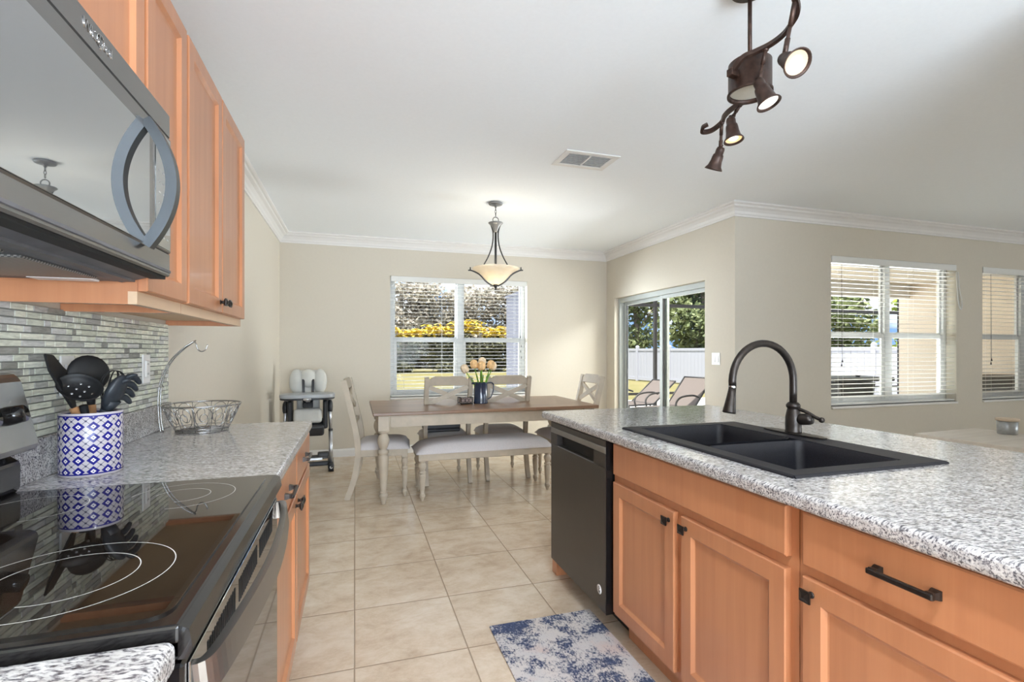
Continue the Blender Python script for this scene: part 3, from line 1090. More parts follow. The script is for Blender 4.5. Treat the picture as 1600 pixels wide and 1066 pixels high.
# patio loungers
def lounger(label, loc, rz, tilt):
    t = thing('patio_lounger', label, 'lounger', loc, rz, 'patio loungers')
    fr = M['bronze_frame']
    f = MB()
    for s in (-0.31, 0.31):
        f.tube([(-0.95, s, 0.30), (0.35, s, 0.30)], 0.016, 8)
        f.tube(smooth_path([(-0.95, s, 0.30), (-1.0, s, 0.15), (-0.92, s, 0.0)], 4), 0.016, 8)
        f.tube([(0.25, s, 0.30), (0.32, s, 0.02)], 0.016, 8)
    f.tube([(-0.95, -0.31, 0.30), (-0.95, 0.31, 0.30)], 0.016, 8).tube([(0.35, -0.31, 0.30), (0.35, 0.31, 0.30)], 0.016, 8)
    f.build('frame', fr, t)
    MB().box((-0.30, 0, 0.305), (1.24, 0.58, 0.012), None, 0.003).build('seat_sling', M['sling'], t)
    bk = MB()
    ca, sa = math.cos(tilt), math.sin(tilt)
    top = (0.35 + 0.72 * ca, 0.31 + 0.72 * sa)
    for s in (-0.31, 0.31):
        bk.tube([(0.35, s, 0.30), (top[0], s, top[1])], 0.016, 8)
    bk.tube([(top[0], -0.31, top[1]), (top[0], 0.31, top[1])], 0.016, 8)
    bk.build('back_frame', fr, t)
    MB().box((0.35 + 0.36 * ca, 0, 0.305 + 0.36 * sa), (0.70, 0.58, 0.012), (0, -tilt, 0), 0.003).build('back_sling', M['sling'], t)
    for s in (-0.35, 0.35):
        a = MB()
        a.tube(smooth_path([(-0.15, s, 0.28), (-0.18, s, 0.42), (-0.05, s, 0.52), (0.25, s, 0.54), (0.42, s, 0.50)], 4), 0.017, 8)
        a.build('armrest', fr, t)
    for s in (-0.35, 0.35):
        MB().tube(arc((0.38, s, 0.075), 0.06, 0, 2 * PI, 14)[:-1], 0.016, 6, closed=True).build('wheel', fr, t)
    return t


lounger('taupe sling lounger on the deck seen in the left door pane', (5.13, 8.66, -0.08), 0.2, 0.62)
lounger('taupe sling lounger with raised back seen in the right door pane', (5.41, 7.81, -0.08), 0.25, 0.80)

# grill with side shelf and a domed grill
g = thing('patio_cart', 'grey tapered cart with flat top shelf outside the wide living-area window', 'cart', (7.42, 6.0, -0.08), 0.0)
tp = [(-0.30, 0), (0.22, 0), (0.36, 0.80), (-0.40, 0.80)]
MB().prism(tp, 0.5, Matrix.Translation((0, 0.25, 0.05)) @ Matrix.Rotation(PI / 2, 4, 'X'), 0.01).build('body', M['grill_black'], g)
MB().span((-0.55, -0.29, 0.86), (0.72, 0.29, 0.92), 0.01).build('top_shelf', M['grill_black'], g)
MB().cyl((0.30, 0, 0.92), (0.30, 0, 0.95), 0.03).build('cap', M['dark_plastic'], g)
g = thing('barbecue_grill', 'dark barbecue grill with domed lid outside the window at the right edge', 'grill', (9.55, 5.02, -0.08), 0.35)
MB().span((-0.42, -0.27, 0.10), (0.42, 0.27, 0.66), 0.01).build('cabinet', M['grill_black'], g)
dm = [(0.44, 0.0), (0.44, 0.12), (0.40, 0.20), (0.30, 0.27), (0.12, 0.31), (-0.12, 0.31), (-0.30, 0.27), (-0.40, 0.20), (-0.44, 0.12), (-0.44, 0.0)]
MB().prism(dm, 0.54, Matrix.Translation((0, 0.27, 0.66)) @ Matrix.Rotation(PI / 2, 4, 'X')).build('lid', M['grill_black'], g)
for s in (-0.36, 0.36):
    for q in (-0.22, 0.22):
        MB().cyl((s, q, 0), (s, q, 0.10), 0.03, seg=10).build('caster', M['dark_plastic'], g)
MB().tube([(-0.10, -0.282, 0.50), (-0.13, -0.282, 0.56), (-0.10, -0.282, 0.60), (-0.05, -0.282, 0.58), (-0.05, -0.282, 0.52), (-0.10, -0.282, 0.50)], 0.008, 6).tube([(0.0, -0.282, 0.58), (0.06, -0.282, 0.60), (0.02, -0.282, 0.54), (0.10, -0.282, 0.48)], 0.008, 6).build('emblem', M['white_plastic'], g, label='white looped emblem')

# ------------------------------------------------------------------ kitchen cabinets
RL = [(0, 0), (0, 0.017), (0.003, 0.020), (0.052, 0.020), (0.056, 0.016), (0.062, 0.010), (0.066, 0.009)]
RD = [(0, 0), (0, 0.017), (0.004, 0.020)]


def knob(parent, x, y, z):
    k = MB()
    k.cyl((x, y, z), (x + 0.003, y, z), 0.008, seg=12).cyl((x + 0.003, y, z), (x + 0.016, y, z), 0.0055, 0.0065, 12)
    t = bmesh.new()
    R = []
    for xx, s in ((0.014, 0.008), (0.020, 0.0145), (0.024, 0.0145), (0.0245, 0.012), (0.0285, 0.0035)):
        R.append([t.verts.new((x + xx, y + a * s, z + b * s)) for a, b in ((-1, -1), (1, -1), (1, 1), (-1, 1))])
    t.faces.new(R[0][::-1])
    for a, b in zip(R, R[1:]):
        for i in range(4):
            j = (i + 1) % 4
            t.faces.new((a[i], a[j], b[j], b[i]))
    t.faces.new(R[-1])
    bmesh.ops.recalc_face_normals(t, faces=t.faces)
    k._add(t)
    return k.build('knob', M['bronze'], parent)


def pull(parent, x, yc, z, half=0.055):
    k = MB()
    for s in (-1, 1):
        k.lathe([(0.013, 0), (0.012, 0.006), (0.009, 0.014), (0.010, 0.022), (0, 0.024)], 4, mat=Matrix.Translation((x, yc + s * half, z)) @ Matrix.Rotation(PI / 2, 4, 'Y') @ Matrix.Rotation(PI / 4, 4, 'Z'), smooth=False)
    k.box((x + 0.024, yc, z), (0.009, 2 * half + 0.018, 0.012), None, 0.002)
    return k.build('pull_handle', M['bronze'], parent)


def door(parent, y, z, w, h, kn=None, name='door', rl=RL, x=0.0):
    d = MB().rings(w, h, rl).build(name, M['maple'], parent, (x, y, z))
    return d


# island: face frame plane x = 1.07, outward -x
XF = 1.07
# sink base (local y runs toward the camera)
sb = thing('sink_base_cabinet', 'maple sink base cabinet with two doors, next to the dishwasher', 'cabinet', (XF, 1.925, 0), PI)
W = 0.94
mb = MB().span((-0.60, 0.0, 0.115), (-0.58, W, 0.865)).span((-0.58, 0, 0.115), (-0.02, 0.018, 0.865)).span((-0.58, W - 0.018, 0.115), (-0.02, W, 0.865)).span((-0.58, 0.018, 0.115), (-0.02, W - 0.018, 0.135))
mb.build('carcass', M['maple_in'], sb)
ff = MB()
ff.span((-0.02, 0, 0.115), (0, 0.045, 0.865)).span((-0.02, W - 0.045, 0.115), (0, W, 0.865)).span((-0.02, 0.045, 0.825), (0, W - 0.045, 0.865)).span((-0.02, 0.045, 0.115), (0, W - 0.045, 0.155)).span((-0.02, 0.045, 0.68), (0, W - 0.045, 0.74)).span((-0.02, W / 2 - 0.03, 0.155), (0, W / 2 + 0.03, 0.68))
ff.build('face_frame', M['maple'], sb)
MB().span((-0.09, 0, 0), (-0.07, W, 0.115)).build('toe_kick', M['maple'], sb)
door(sb, 0.02, 0.725, 0.897, 0.130, None, 'false_drawer_front', RD)
d = door(sb, 0.02, 0.137, 0.426, 0.556)
knob(d, 0.02, 0.426 - 0.028, 0.556 - 0.035)
d = door(sb, 0.485, 0.137, 0.430, 0.556)
knob(d, 0.02, 0.028, 0.556 - 0.035)

db = thing('drawer_base_cabinet', 'maple base cabinet with one wide drawer, nearest the camera on the island', 'cabinet', (XF, 0.982, 0), PI)
W = 0.56
MB().span((-0.60, 0.0, 0.115), (-0.58, W, 0.865)).span((-0.58, 0, 0.115), (-0.02, 0.018, 0.865)).span((-0.58, W - 0.018, 0.115), (-0.02, W, 0.865)).span((-0.58, 0.018, 0.115), (-0.02, W - 0.018, 0.135)).build('carcass', M['maple_in'], db)
MB().span((-0.02, 0, 0.115), (0, 0.045, 0.865)).span((-0.02, W - 0.045, 0.115), (0, W, 0.865)).span((-0.02, 0.045, 0.825), (0, W - 0.045, 0.865)).span((-0.02, 0.045, 0.115), (0, W - 0.045, 0.155)).span((-0.02, 0.045, 0.68), (0, W - 0.045, 0.74)).build('face_frame', M['maple'], db)
MB().span((-0.09, 0, 0), (-0.07, W, 0.115)).build('toe_kick', M['maple'], db)
d = door(db, 0.022, 0.725, 0.516, 0.130, None, 'drawer', RD)
pull(d, 0.02, 0.245, 0.065)
d = door(db, 0.022, 0.137, 0.516, 0.560)
knob(d, 0.02, 0.028, 0.56 - 0.035)
# end panel left of the dishwasher
ep = MB().span((XF, 2.575, 0), (XF + 0.60, 2.64, 0.865), 0.001)
tag(ep.build('end_panel', M['maple']), 'maple panel closing the far end of the island beside the dishwasher', 'panel')
# knee wall behind island cabinets
struct(MB().span((XF + 0.61, -1.1, 0), (XF + 0.73, 2.64, 0.865)), 'island_wall', M['wall'])

# dishwasher
dwm = thing('dishwasher', 'black stainless dishwasher at the far end of the island', 'dishwasher', (1.085, 2.57, 0), PI)
W = 0.635
MB().span((-0.57, 0.004, 0.10), (0, W - 0.004, 0.862)).build('tub', M['black'], dwm)
MB().span((-0.50, 0.01, 0.0), (-0.08, W - 0.01, 0.10)).build('toe_plate', M['black'], dwm)
dd = MB()
dd.span((0.002, 0.003, 0.108), (0.053, W - 0.003, 0.745), 0.004)
dd.span((0.002, 0.003, 0.745), (0.053, 0.09, 0.805), 0.0).span((0.002, W - 0.115, 0.745), (0.053, W - 0.003, 0.805), 0.0)
dd.span((0.002, 0.09, 0.745), (0.020, W - 0.115, 0.805), 0.0)
dd.span((0.002, 0.003, 0.832), (0.053, W - 0.003, 0.863), 0.003)
dd = dd.build('door', M['dark_steel'], dwm)
MB().span((0.001, W - 0.003, 0.108), (0.051, W - 0.001, 0.863)).build('door_edge', M['black_gloss'], dd)
MB().span((0.002, 0.003, 0.805), (0.054, W - 0.003, 0.832), 0.002).build('handle_strip', M['dark_steel_strip'], dd)
MB().span((0.0202, 0.092, 0.747), (0.0212, W - 0.117, 0.804)).build('handle_recess', M['black'], dd)
st = MB().cyl((0.0531, 0.575, 0.195), (0.0536, 0.575, 0.195), 0.021, seg=28).build('round_sticker', M['white_plastic'], dd)
s2 = MB().tube(arc((0.0538, 0.575, 0.203), 0.006, 0, 2 * PI, 12, 'yz')[:-1], 0.0012, 5, closed=True)
s2.box((0.0538, 0.571, 0.188), (0.0006, 0.005, 0.011), (0.5, 0, 0)).box((0.0538, 0.581, 0.188), (0.0006, 0.005, 0.011), (-0.4, 0, 0))
s2.build('sticker_mark', M['dark_plastic'], st)


# countertops
def slab_with_hole(x0, x1, y0, y1, z0, z1, hole, bev=0.012, skip_y1=False):
    t = bmesh.new()
    hx0, hx1, hy0, hy1 = hole
    outer = [(x0, y0), (x1, y0), (x1, y1), (x0, y1)]
    inner = [(hx0, hy0), (hx1, hy0), (hx1, hy1), (hx0, hy1)]
    vo = [[t.verts.new((x, y, z)) for x, y in outer] for z in (z0, z1)]
    vi = [[t.verts.new((x, y, z)) for x, y in inner] for z in (z0, z1)]
    for k in range(4):
        l = (k + 1) % 4
        t.faces.new((vo[1][k], vo[1][l], vi[1][l], vi[1][k]))
        t.faces.new((vo[0][l], vo[0][k], vi[0][k], vi[0][l]))
        t.faces.new((vo[0][k], vo[0][l], vo[1][l], vo[1][k]))
        t.faces.new((vi[0][l], vi[0][k], vi[1][k], vi[1][l]))
    so = set(vo[0] + vo[1])
    ed = [e for e in t.edges if e.verts[0] in so and e.verts[1] in so]
    vert = [e for e in ed if abs(e.verts[0].co.z - e.verts[1].co.z) > 1e-4]
    bmesh.ops.recalc_face_normals(t, faces=t.faces)
    bmesh.ops.bevel(t, geom=ed, offset=bev, segments=4, affect='EDGES', profile=0.5)
    mb = MB()
    mb._add(t, 0, False)
    return mb


ZT = 0.907
ic = slab_with_hole(1.018, 2.165, -1.15, 2.685, 0.866, ZT, (1.155, 1.675, 1.085, 1.925), 0.014)
tag(ic.build('island_countertop', M['granite']), 'white and grey speckled granite top on the island with the sink cut in', 'countertop')

lc = MB().span((XL + 0.001, 1.482, 0.868), (-0.203, 2.655, ZT), 0.012, 4)
o = lc.build('countertop', M['granite'])
tag(o, 'speckled granite counter right of the range, under the wire fruit basket', 'countertop')
MB().span((XL + 0.001, 1.482, ZT), (XL + 0.021, 2.655, 1.018), 0.003).build('upstand', M['granite'], o)
lc = MB().span((XL + 0.001, -1.0, 0.868), (-0.203, 0.692, ZT), 0.012, 4)
o = lc.build('countertop', M['granite'])
tag(o, 'speckled granite counter corner at the bottom left, on the near side of the range', 'countertop')
MB().span((XL + 0.001, -1.0, ZT), (XL + 0.021, 0.692, 1.018), 0.003).build('upstand', M['granite'], o)

# left base cabinets: face frame plane x=-0.232, outward +x
lb = thing('base_cabinet', 'maple base cabinet with two drawers and two doors, right of the range', 'cabinet', (-0.232, 1.484, 0), 0)
W = 1.146
MB().span((-0.58, 0, 0.115), (-0.02, 0.018, 0.867)).span((-0.58, W - 0.018, 0.115), (-0.02, W, 0.867)).span((-0.58, 0.018, 0.115), (-0.02, W - 0.018, 0.135)).build('carcass', M['maple'], lb)
MB().span((-0.02, 0, 0.115), (0, 0.04, 0.867)).span((-0.02, W - 0.04, 0.115), (0, W, 0.867)).span((-0.02, 0.04, 0.825), (0, W - 0.04, 0.867)).span((-0.02, 0.04, 0.115), (0, W - 0.04, 0.15)).span((-0.02, 0.04, 0.69), (0, W - 0.04, 0.74)).span((-0.02, W / 2 - 0.025, 0.15), (0, W / 2 + 0.025, 0.825)).build('face_frame', M['maple'], lb)
MB().span((-0.09, 0, 0), (-0.07, W, 0.115)).build('toe_kick', M['maple'], lb)
for i, (ya, kk) in enumerate(((0.015, 1), (0.581, 0))):
    d = door(lb, ya, 0.725, 0.55, 0.132, None, 'drawer', RD)
    pull(d, 0.02, 0.275, 0.066)
    d = door(lb, ya, 0.137, 0.55, 0.570)
    knob(d, 0.02, 0.55 - 0.03 if kk else 0.03, 0.535)
lb2 = thing('base_cabinet', 'maple base cabinet under the counter corner at the bottom left', 'cabinet', (-0.232, -1.0, 0), 0)
W = 1.69
MB().span((-0.58, 0, 0.115), (0, W, 0.867)).build('carcass', M['maple'], lb2)
MB().span((-0.55, 0, 0), (-0.07, W, 0.115)).build('toe_kick', M['maple'], lb2)
for i in range(3):
    d = door(lb2, 0.02 + i * 0.555, 0.137, 0.54, 0.570)
    knob(d, 0.02, 0.03, 0.535)
    d = door(lb2, 0.02 + i * 0.555, 0.725, 0.54, 0.132, None, 'drawer', RD)
    pull(d, 0.02, 0.27, 0.066)


# upper cabinets: frame plane x=-0.523
def upper(label, y0, w, z0, z1, doors, zd0, zd1, knobs):
    t = thing('wall_cabinet', label, 'cabinet', (-0.523, y0, z0), 0, None)
    h = z1 - z0
    dp = 0.523 + XL + 0.001
    MB().span((dp, 0, 0), (-0.02, 0.016, h)).span((dp, w - 0.016, 0), (-0.02, w, h)).span((dp, 0.016, h - 0.018), (-0.02, w - 0.016, h)).span((dp, 0.016, 0.034), (dp + 0.008, w - 0.016, h - 0.018)).build('carcass', M['maple'], t)
    MB().span((dp, 0.016, 0.022), (-0.02, w - 0.016, 0.034)).build('bottom_panel', M['maple_in'], t, label='pale unfinished underside')
    MB().span((-0.02, 0, 0), (0, w, 0.032)).build('light_rail', M['maple_pale'], t, label='pale bottom rail')
    MB().span((-0.02, 0, 0.032), (0, w, 0.05)).span((-0.02, 0, h - 0.04), (0, w, h)).span((-0.02, 0, 0.05), (0, 0.03, h - 0.04)).span((-0.02, w - 0.03, 0.05), (0, w, h - 0.04)).build('face_frame', M['maple'], t)
    MB().span((dp, w, 0), (-0.0, w + 0.004, h)).build('end_panel', M['maple'], t)
    for (ya, wd), kn in zip(doors, knobs):
        d = door(t, ya, zd0 - z0, wd, zd1 - zd0)
        if kn is not None:
            knob(d, 0.02, 0.028 if kn == 0 else wd - 0.028, 0.04)
    return t


upper('tall maple wall cabinet beside the microwave, single door', 1.480, 0.327, 1.368, 2.262, [(0.008, 0.312)], 1.402, 2.255, [None])
upper('maple wall cabinet with two dark-knobbed doors above the fruit basket', 1.811, 0.849, 1.368, 2.262, [(0.010, 0.410), (0.432, 0.410)], 1.402, 2.255, [1, 0])
upper('short maple cabinet above the microwave', 0.712, 0.764, 1.856, 2.262, [(0.006, 0.374), (0.384, 0.374)], 1.864, 2.255, [None, None])

# ------------------------------------------------------------------ backsplash of linear mosaic
bs = MB()
random.seed(21)
bsv, bsf, bsm = [], [], []
zz = 1.019
ri = 0
xs0, xs1 = XL + 0.004, XL + 0.0095
while zz < 1.372:
    h = min(0.0165, 1.372 - zz)
    y = -0.25 - random.uniform(0, 0.05)
    while y < 2.655:
        wbr = random.choice((0.022, 0.03, 0.045, 0.06, 0.06, 0.075, 0.09, 0.10))
        ya, yb = max(y, -0.25), min(y + wbr, 2.655)
        if yb - ya > 0.004:
            k = len(bsv)
            e = 0.0009
            bsv += [(xs0, ya, zz), (xs0, yb, zz), (xs0, yb, zz + h), (xs0, ya, zz + h), (xs1, ya + e, zz + e), (xs1, yb - e, zz + e), (xs1, yb - e, zz + h - e), (xs1, ya + e, zz + h - e)]
            m_i = random.choices(range(6), (30, 24, 16, 11, 6, 13))[0]
            for q in ((4, 5, 6, 7), (0, 1, 5, 4), (1, 2, 6, 5), (2, 3, 7, 6), (3, 0, 4, 7)):
                bsf.append(tuple(k + j for j in q))
                bsm.append(m_i)
        y += wbr + 0.0022
    zz += 0.0165 + 0.0022
me = bpy.data.meshes.new('mosaic_tiles')
me.from_pydata(bsv, [], bsf)
for m_ in MOS:
    me.materials.append(m_)
for p, mi in zip(me.polygons, bsm):
    p.material_index = mi
bg_ = MB().span((XL + 0.001, -0.25, 1.0185), (XL + 0.006, 2.657, 1.3675)).build('backsplash', M['grout'])
tag(bg_, 'backsplash of thin grey-green mosaic strips on the wall behind the range', 'backsplash')
o = bpy.data.objects.new('mosaic_tiles', me)
COL.objects.link(o)
o.parent = bg_


def outlet(label, y, z):
    t = thing('wall_outlet', label, 'outlet', (XL + 0.0098, y, z))
    MB().box((0.003, 0, 0), (0.006, 0.072, 0.117), None, 0.002).build('cover_plate', M['white_plastic'], t)
    f = MB().box((0.0075, 0, 0.0), (0.006, 0.034, 0.068), None, 0.002).build('receptacle', M['white_plastic'], t)
    s = MB()
    for dz in (-0.02, 0.02):
        for dy in (-0.006, 0.006):
            s.box((0.0108, dy, dz), (0.0006, 0.002, 0.008))
    s.build('slots', M['dark_plastic'], f)


outlet('white wall outlet in the mosaic left of the wire fruit stand', 2.385, 1.178)
outlet('white wall outlet in the mosaic behind the black utensils', 1.80, 1.178)

# ------------------------------------------------------------------ microwave over the range
mw = thing('microwave', 'dark stainless over-the-range microwave with bowed steel handle', 'microwave', (-0.447, 0.715, 1.426))
W, H = 0.760, 0.424
bk = XL + 0.447 + 0.001
MB().span((bk, 0, 0.028), (-0.035, W, H), 0.003).build('body', M['grey_metal'], mw)
un = MB()
un.span((bk + 0.02, 0.01, -0.004), (-0.075, W - 0.01, 0.028))
un.prism([(0, 0), (0.105, 0.028), (0.105, 0.034), (0, 0.034)], W - 0.01, Matrix.Translation((-0.105, W - 0.005, -0.006)) @ Matrix.Rotation(PI / 2, 4, 'X'))
un = un.build('underside', M['grey_metal'], mw)
MB().span((bk + 0.08, 0.06, -0.009), (-0.12, W * 0.46, -0.003), 0.002).build('grease_filter', M['filter'], un)
MB().span((bk + 0.08, W * 0.52, -0.009), (-0.12, W - 0.09, -0.003), 0.002).build('grease_filter', M['filter'], un)
MB().box((-0.20, W - 0.055, -0.006), (0.12, 0.05, 0.006), None, 0.002).build('lamp_cover', M['white_plastic'], un)
vt = MB().span((-0.045, 0.004, 0.006), (-0.012, W - 0.004, 0.026))
vt.build('vent_strip', M['black'], mw)
fr = MB().span((-0.034, 0.0, 0.012), (-0.003, W, 0.072), 0.004).span((-0.034, 0, 0.362), (-0.003, W, H), 0.004)
fr.span((-0.034, 0, 0.072), (-0.014, W, 0.362))
fr.build('front_frame', M['mw_steel'], mw)
dr = MB().span((-0.013, 0.004, 0.062), (0.0, 0.640, 0.360), 0.003).build('door', M['mw_steel'], mw)
MB().span((0.0005, 0.010, 0.066), (0.0022, 0.612, 0.322), 0.0005).build('door_glass', M['mw_glass'], dr)
h = [(0.003 + 0.050 * (1 - (i / 16 - 1) ** 2), 0.594, 0.200 + 0.140 * (i / 16 - 1)) for i in range(33)]
MB().tube(h, 0.012, flat=(0.0125, 0.011)).build('handle', M['handle_steel'], dr)
cp = MB().span((-0.013, 0.646, 0.070), (0.0, W - 0.004, 0.360), 0.003).build('control_panel', M['mw_steel'], mw)
MB().span((0.0003, 0.652, 0.076), (0.0012, W - 0.014, 0.352)).build('keypad_glass', M['mw_glass'], cp)
kp = MB()
for r in range(7):
    for c_ in range(3):
        kp.box((0.0016, 0.676 + c_ * 0.026, 0.10 + r * 0.026), (0.0006, 0.010, 0.004))
kp.build('keypad_marks', M['steel_grey'], cp)
MB().span((-0.0134, 0.004, 0.3605), (-0.0026, W - 0.012, 0.366)).build('groove', M['black'], mw)
text_obj('brand_lettering', 'Whirlpool', 0.026, M['chrome'], mw, (-0.0023, 0.386, 0.396), (PI / 2, 0, PI / 2))
MB().tube([(-0.0018, 0.393 + 0.014 * math.cos(a), 0.397 + 0.011 * math.sin(a)) for a in [i * 2 * PI / 20 for i in range(20)]], 0.0009, 5, closed=True).build('brand_ring', M['chrome'], mw)

# ------------------------------------------------------------------ range
rg = thing('range', 'black electric range with glass cooktop and bowed oven handle', 'range', (-0.205, 0.700, 0))
W = 0.770
bk = XL + 0.205 + 0.012
MB().span((bk, 0.004, 0.09), (-0.045, W - 0.004, 0.895)).build('body', M['black_gloss'], rg)
MB().span((bk + 0.03, 0.03, 0.0), (-0.08, W - 0.03, 0.09)).build('base', M['black'], rg)
ct = MB()
fw_ = 0.022
ct.span((bk + 0.05, -0.004, 0.896), (0.002, W + 0.004, 0.919), 0.004, 2)
ct.prism([(0, 0), (0.012, -0.006), (0.016, -0.030), (0.010, -0.042), (0, -0.042)], W + 0.004, Matrix.Translation((0.0, W + 0.002, 0.918)) @ Matrix.Rotation(PI / 2, 4, 'X'), 0.0)
ct = ct.build('cooktop_frame', M['black_gloss'], rg)
rr = []
gx0, gx1, gy0, gy1 = bk + 0.075, -0.016, 0.018, W - 0.018
for cx_, cy_, a0 in ((gx1 - 0.03, gy1 - 0.03, 0), (gx0 + 0.03, gy1 - 0.03, PI / 2), (gx0 + 0.03, gy0 + 0.03, PI), (gx1 - 0.03, gy0 + 0.03, 1.5 * PI)):
    for k in range(6):
        a = a0 + k * PI / 10
        rr.append((cx_ + 0.03 * math.cos(a), cy_ + 0.03 * math.sin(a)))
cg = MB().prism(rr, 0.003, Matrix.Translation((0, 0, 0.919))).build('cooktop_glass', M['cooktop'], rg)
rg_w = plain('burner_ring_print', (0.55, 0.54, 0.52), 0.4)


def ring(cx, cy, r, a0, a1, wdt=0.0008):
    n = 60
    t = bmesh.new()
    vs = []
    for i in range(n + 1):
        a = a0 + (a1 - a0) * i / n
        vs.append((t.verts.new((cx + (r - wdt) * math.cos(a), cy + (r - wdt) * math.sin(a), 0)), t.verts.new((cx + (r + wdt) * math.cos(a), cy + (r + wdt) * math.sin(a), 0))))
    for a, b in zip(vs, vs[1:]):
        t.faces.new((a[0], a[1], b[1], b[0]))
    return t


def burner(cx, cy, radii, spread=5.2, rot=0.6):
    m_ = MB()
    for r in radii:
        t = ring(cx, cy, r, rot, rot + spread)
        bmesh.ops.translate(t, vec=(0, 0, 0.92225), verts=t.verts)
        for f in t.faces:
            f.normal_update()
        bmesh.ops.recalc_face_normals(t, faces=t.faces)
        for f in t.faces:
            if f.normal.z < 0:
                f.normal_flip()
        m_._add(t)
    m_.build('burner_ring', rg_w, cg)


burner(-0.195, 0.185, (0.132, 0.087), 5.7, -1.75)
burner(-0.170, 0.610, (0.105, 0.055), 4.6, -1.6)
burner(-0.44, 0.185, (0.075,), 5.6, -1.5)
burner(-0.44, 0.590, (0.095,), 5.4, -1.3)
burner(-0.46, 0.39, (0.05,), 5.4, -1.3)
# backguard
gd = MB()
gd.prism([(0.0, 0.0), (0.050, 0.0), (0.062, 0.015), (0.062, 0.075), (0.035, 0.095), (0.0, 0.095)], W, Matrix.Translation((bk, W, 0.915)) @ Matrix.Rotation(PI / 2, 4, 'X'), 0.004)
gd.build('backguard_base', M['black_gloss'], rg)
gp = MB()
gp.prism([(0.0, 0.0), (0.085, 0.0), (0.098, 0.012), (0.062, 0.17), (0.045, 0.185), (0.0, 0.185)], W + 0.004, Matrix.Translation((bk, W + 0.002, 1.015)) @ Matrix.Rotation(PI / 2, 4, 'X'), 0.006)
gp = gp.build('control_console', M['guard_steel'], rg)
MB().box((bk + 0.084, W / 2, 1.105), (0.004, 0.28, 0.085), (0, -0.225, 0)).build('display', M['oven_glass'], gp)
for yy in (0.08, 0.17, W - 0.17, W - 0.08):
    MB().cyl((bk + 0.075, yy, 1.105), (bk + 0.108, yy, 1.112), 0.022, 0.019, 20).build('control_knob', M['black_gloss'], gp)
# oven front: vent trim, door, drawer
vtp = MB().span((-0.03, 0.004, 0.872), (0.000, W - 0.004, 0.876), 0.002).build('vent_trim', M['black_gloss'], rg)
od = MB().span((-0.044, 0.004, 0.235), (0.004, W - 0.004, 0.866), 0.004).build('oven_door', M['black_gloss'], rg)
MB().span((0.0042, 0.02, 0.25), (0.0072, W - 0.018, 0.860), 0.001).build('door_glass', M['oven_glass'], od)
for g0 in (0.10, 0.30, 0.50):
    vs_ = MB()
    for k in range(14):
        vs_.box((0.0075, g0 + k * 0.0125, 0.822), (0.0012, 0.0055, 0.040))
    vs_.build('vent_slots', M['black'], od)
h = smooth_path([(0.004, 0.030, 0.832), (0.024, 0.036, 0.834), (0.036, 0.10, 0.836), (0.048, 0.24, 0.836), (0.053, 0.385, 0.836), (0.048, 0.53, 0.836), (0.036, 0.67, 0.836), (0.024, 0.734, 0.834), (0.004, 0.740, 0.832)], 5)
MB().tube(h, 0.012, flat=(0.007, 0.021)).build('oven_handle', M['range_handle'], od)
MB().span((-0.044, 0.004, 0.095), (0.004, W - 0.004, 0.228), 0.004).build('storage_drawer', M['black_gloss'], rg)

# ------------------------------------------------------------------ canister and utensils
CX_, CY_ = -0.712, 1.705
cn = MB().lathe([(0, 0), (0.070, 0), (0.072, 0.003), (0.072, 0.172), (0.071, 0.174), (0.068, 0.174), (0.067, 0.170), (0.067, 0.006), (0, 0.006)], 56, mat=None)
o = cn.build('utensil_canister', M['canister'], None, (CX_, CY_, ZT))
tag(o, 'white ceramic canister with blue diamond pattern holding utensils', 'canister')


def utensil(name, label, base, tip, handle_col=None, cat='utensil'):
    """base inside the canister; z axis runs along the utensil toward the tip"""
    t = thing(name, label, cat, base)
    d = Vector(tip) - Vector(base)
    return t, d


def orient(t, d, roll=0.0):
    t.rotation_mode = 'QUATERNION'
    q = d.to_track_quat('Z', 'Y')
    t.rotation_quaternion = q @ Euler((0, 0, roll)).to_quaternion()


zb = ZT + 0.010
SPR = 0.0
# spatula-like turner, far left
t = thing('spatula', 'black angled spatula leaning left in the blue patterned canister', 'spatula', (-0.690, 1.700, zb))
d = Vector((-0.085, -0.03, 0.285))
orient(t, d, SPR)
MB().cyl((0, 0, 0), (0, 0, 0.185), 0.010, 0.011).build('handle', M['handle_wood'], t)
q = Matrix.Rotation(-1.05, 4, 'Z') @ Matrix.Rotation(PI / 2, 4, 'X')
MB().prism([(-0.012, 0.185), (0.012, 0.185), (0.032, 0.235), (0.050, 0.30), (0.036, 0.345), (-0.006, 0.338), (-0.034, 0.300), (-0.074, 0.268), (-0.042, 0.238)], 0.006, Matrix.Rotation(-0.25, 4, 'Z') @ Matrix.Translation((0, 0.003, 0)) @ Matrix.Rotation(PI / 2, 4, 'X'), 0.002).build('blade', M['utensil'], t)
# big round spoon
t = thing('serving_spoon', 'large black round serving spoon standing at the back of the canister', 'spoon', (-0.705, 1.712, zb))
orient(t, Vector((-0.030, 0.03, 0.29)), 0)
MB().cyl((0, 0, 0), (0, 0, 0.18), 0.009, 0.011).build('handle', M['handle_wood'], t)
MB().cyl((0, 0, 0.17), (0, 0, 0.235), 0.008, 0.014).ball((0, 0, 0.272), 0.052, (1, 0.22, 1.02), 3).build('bowl', M['utensil'], t)
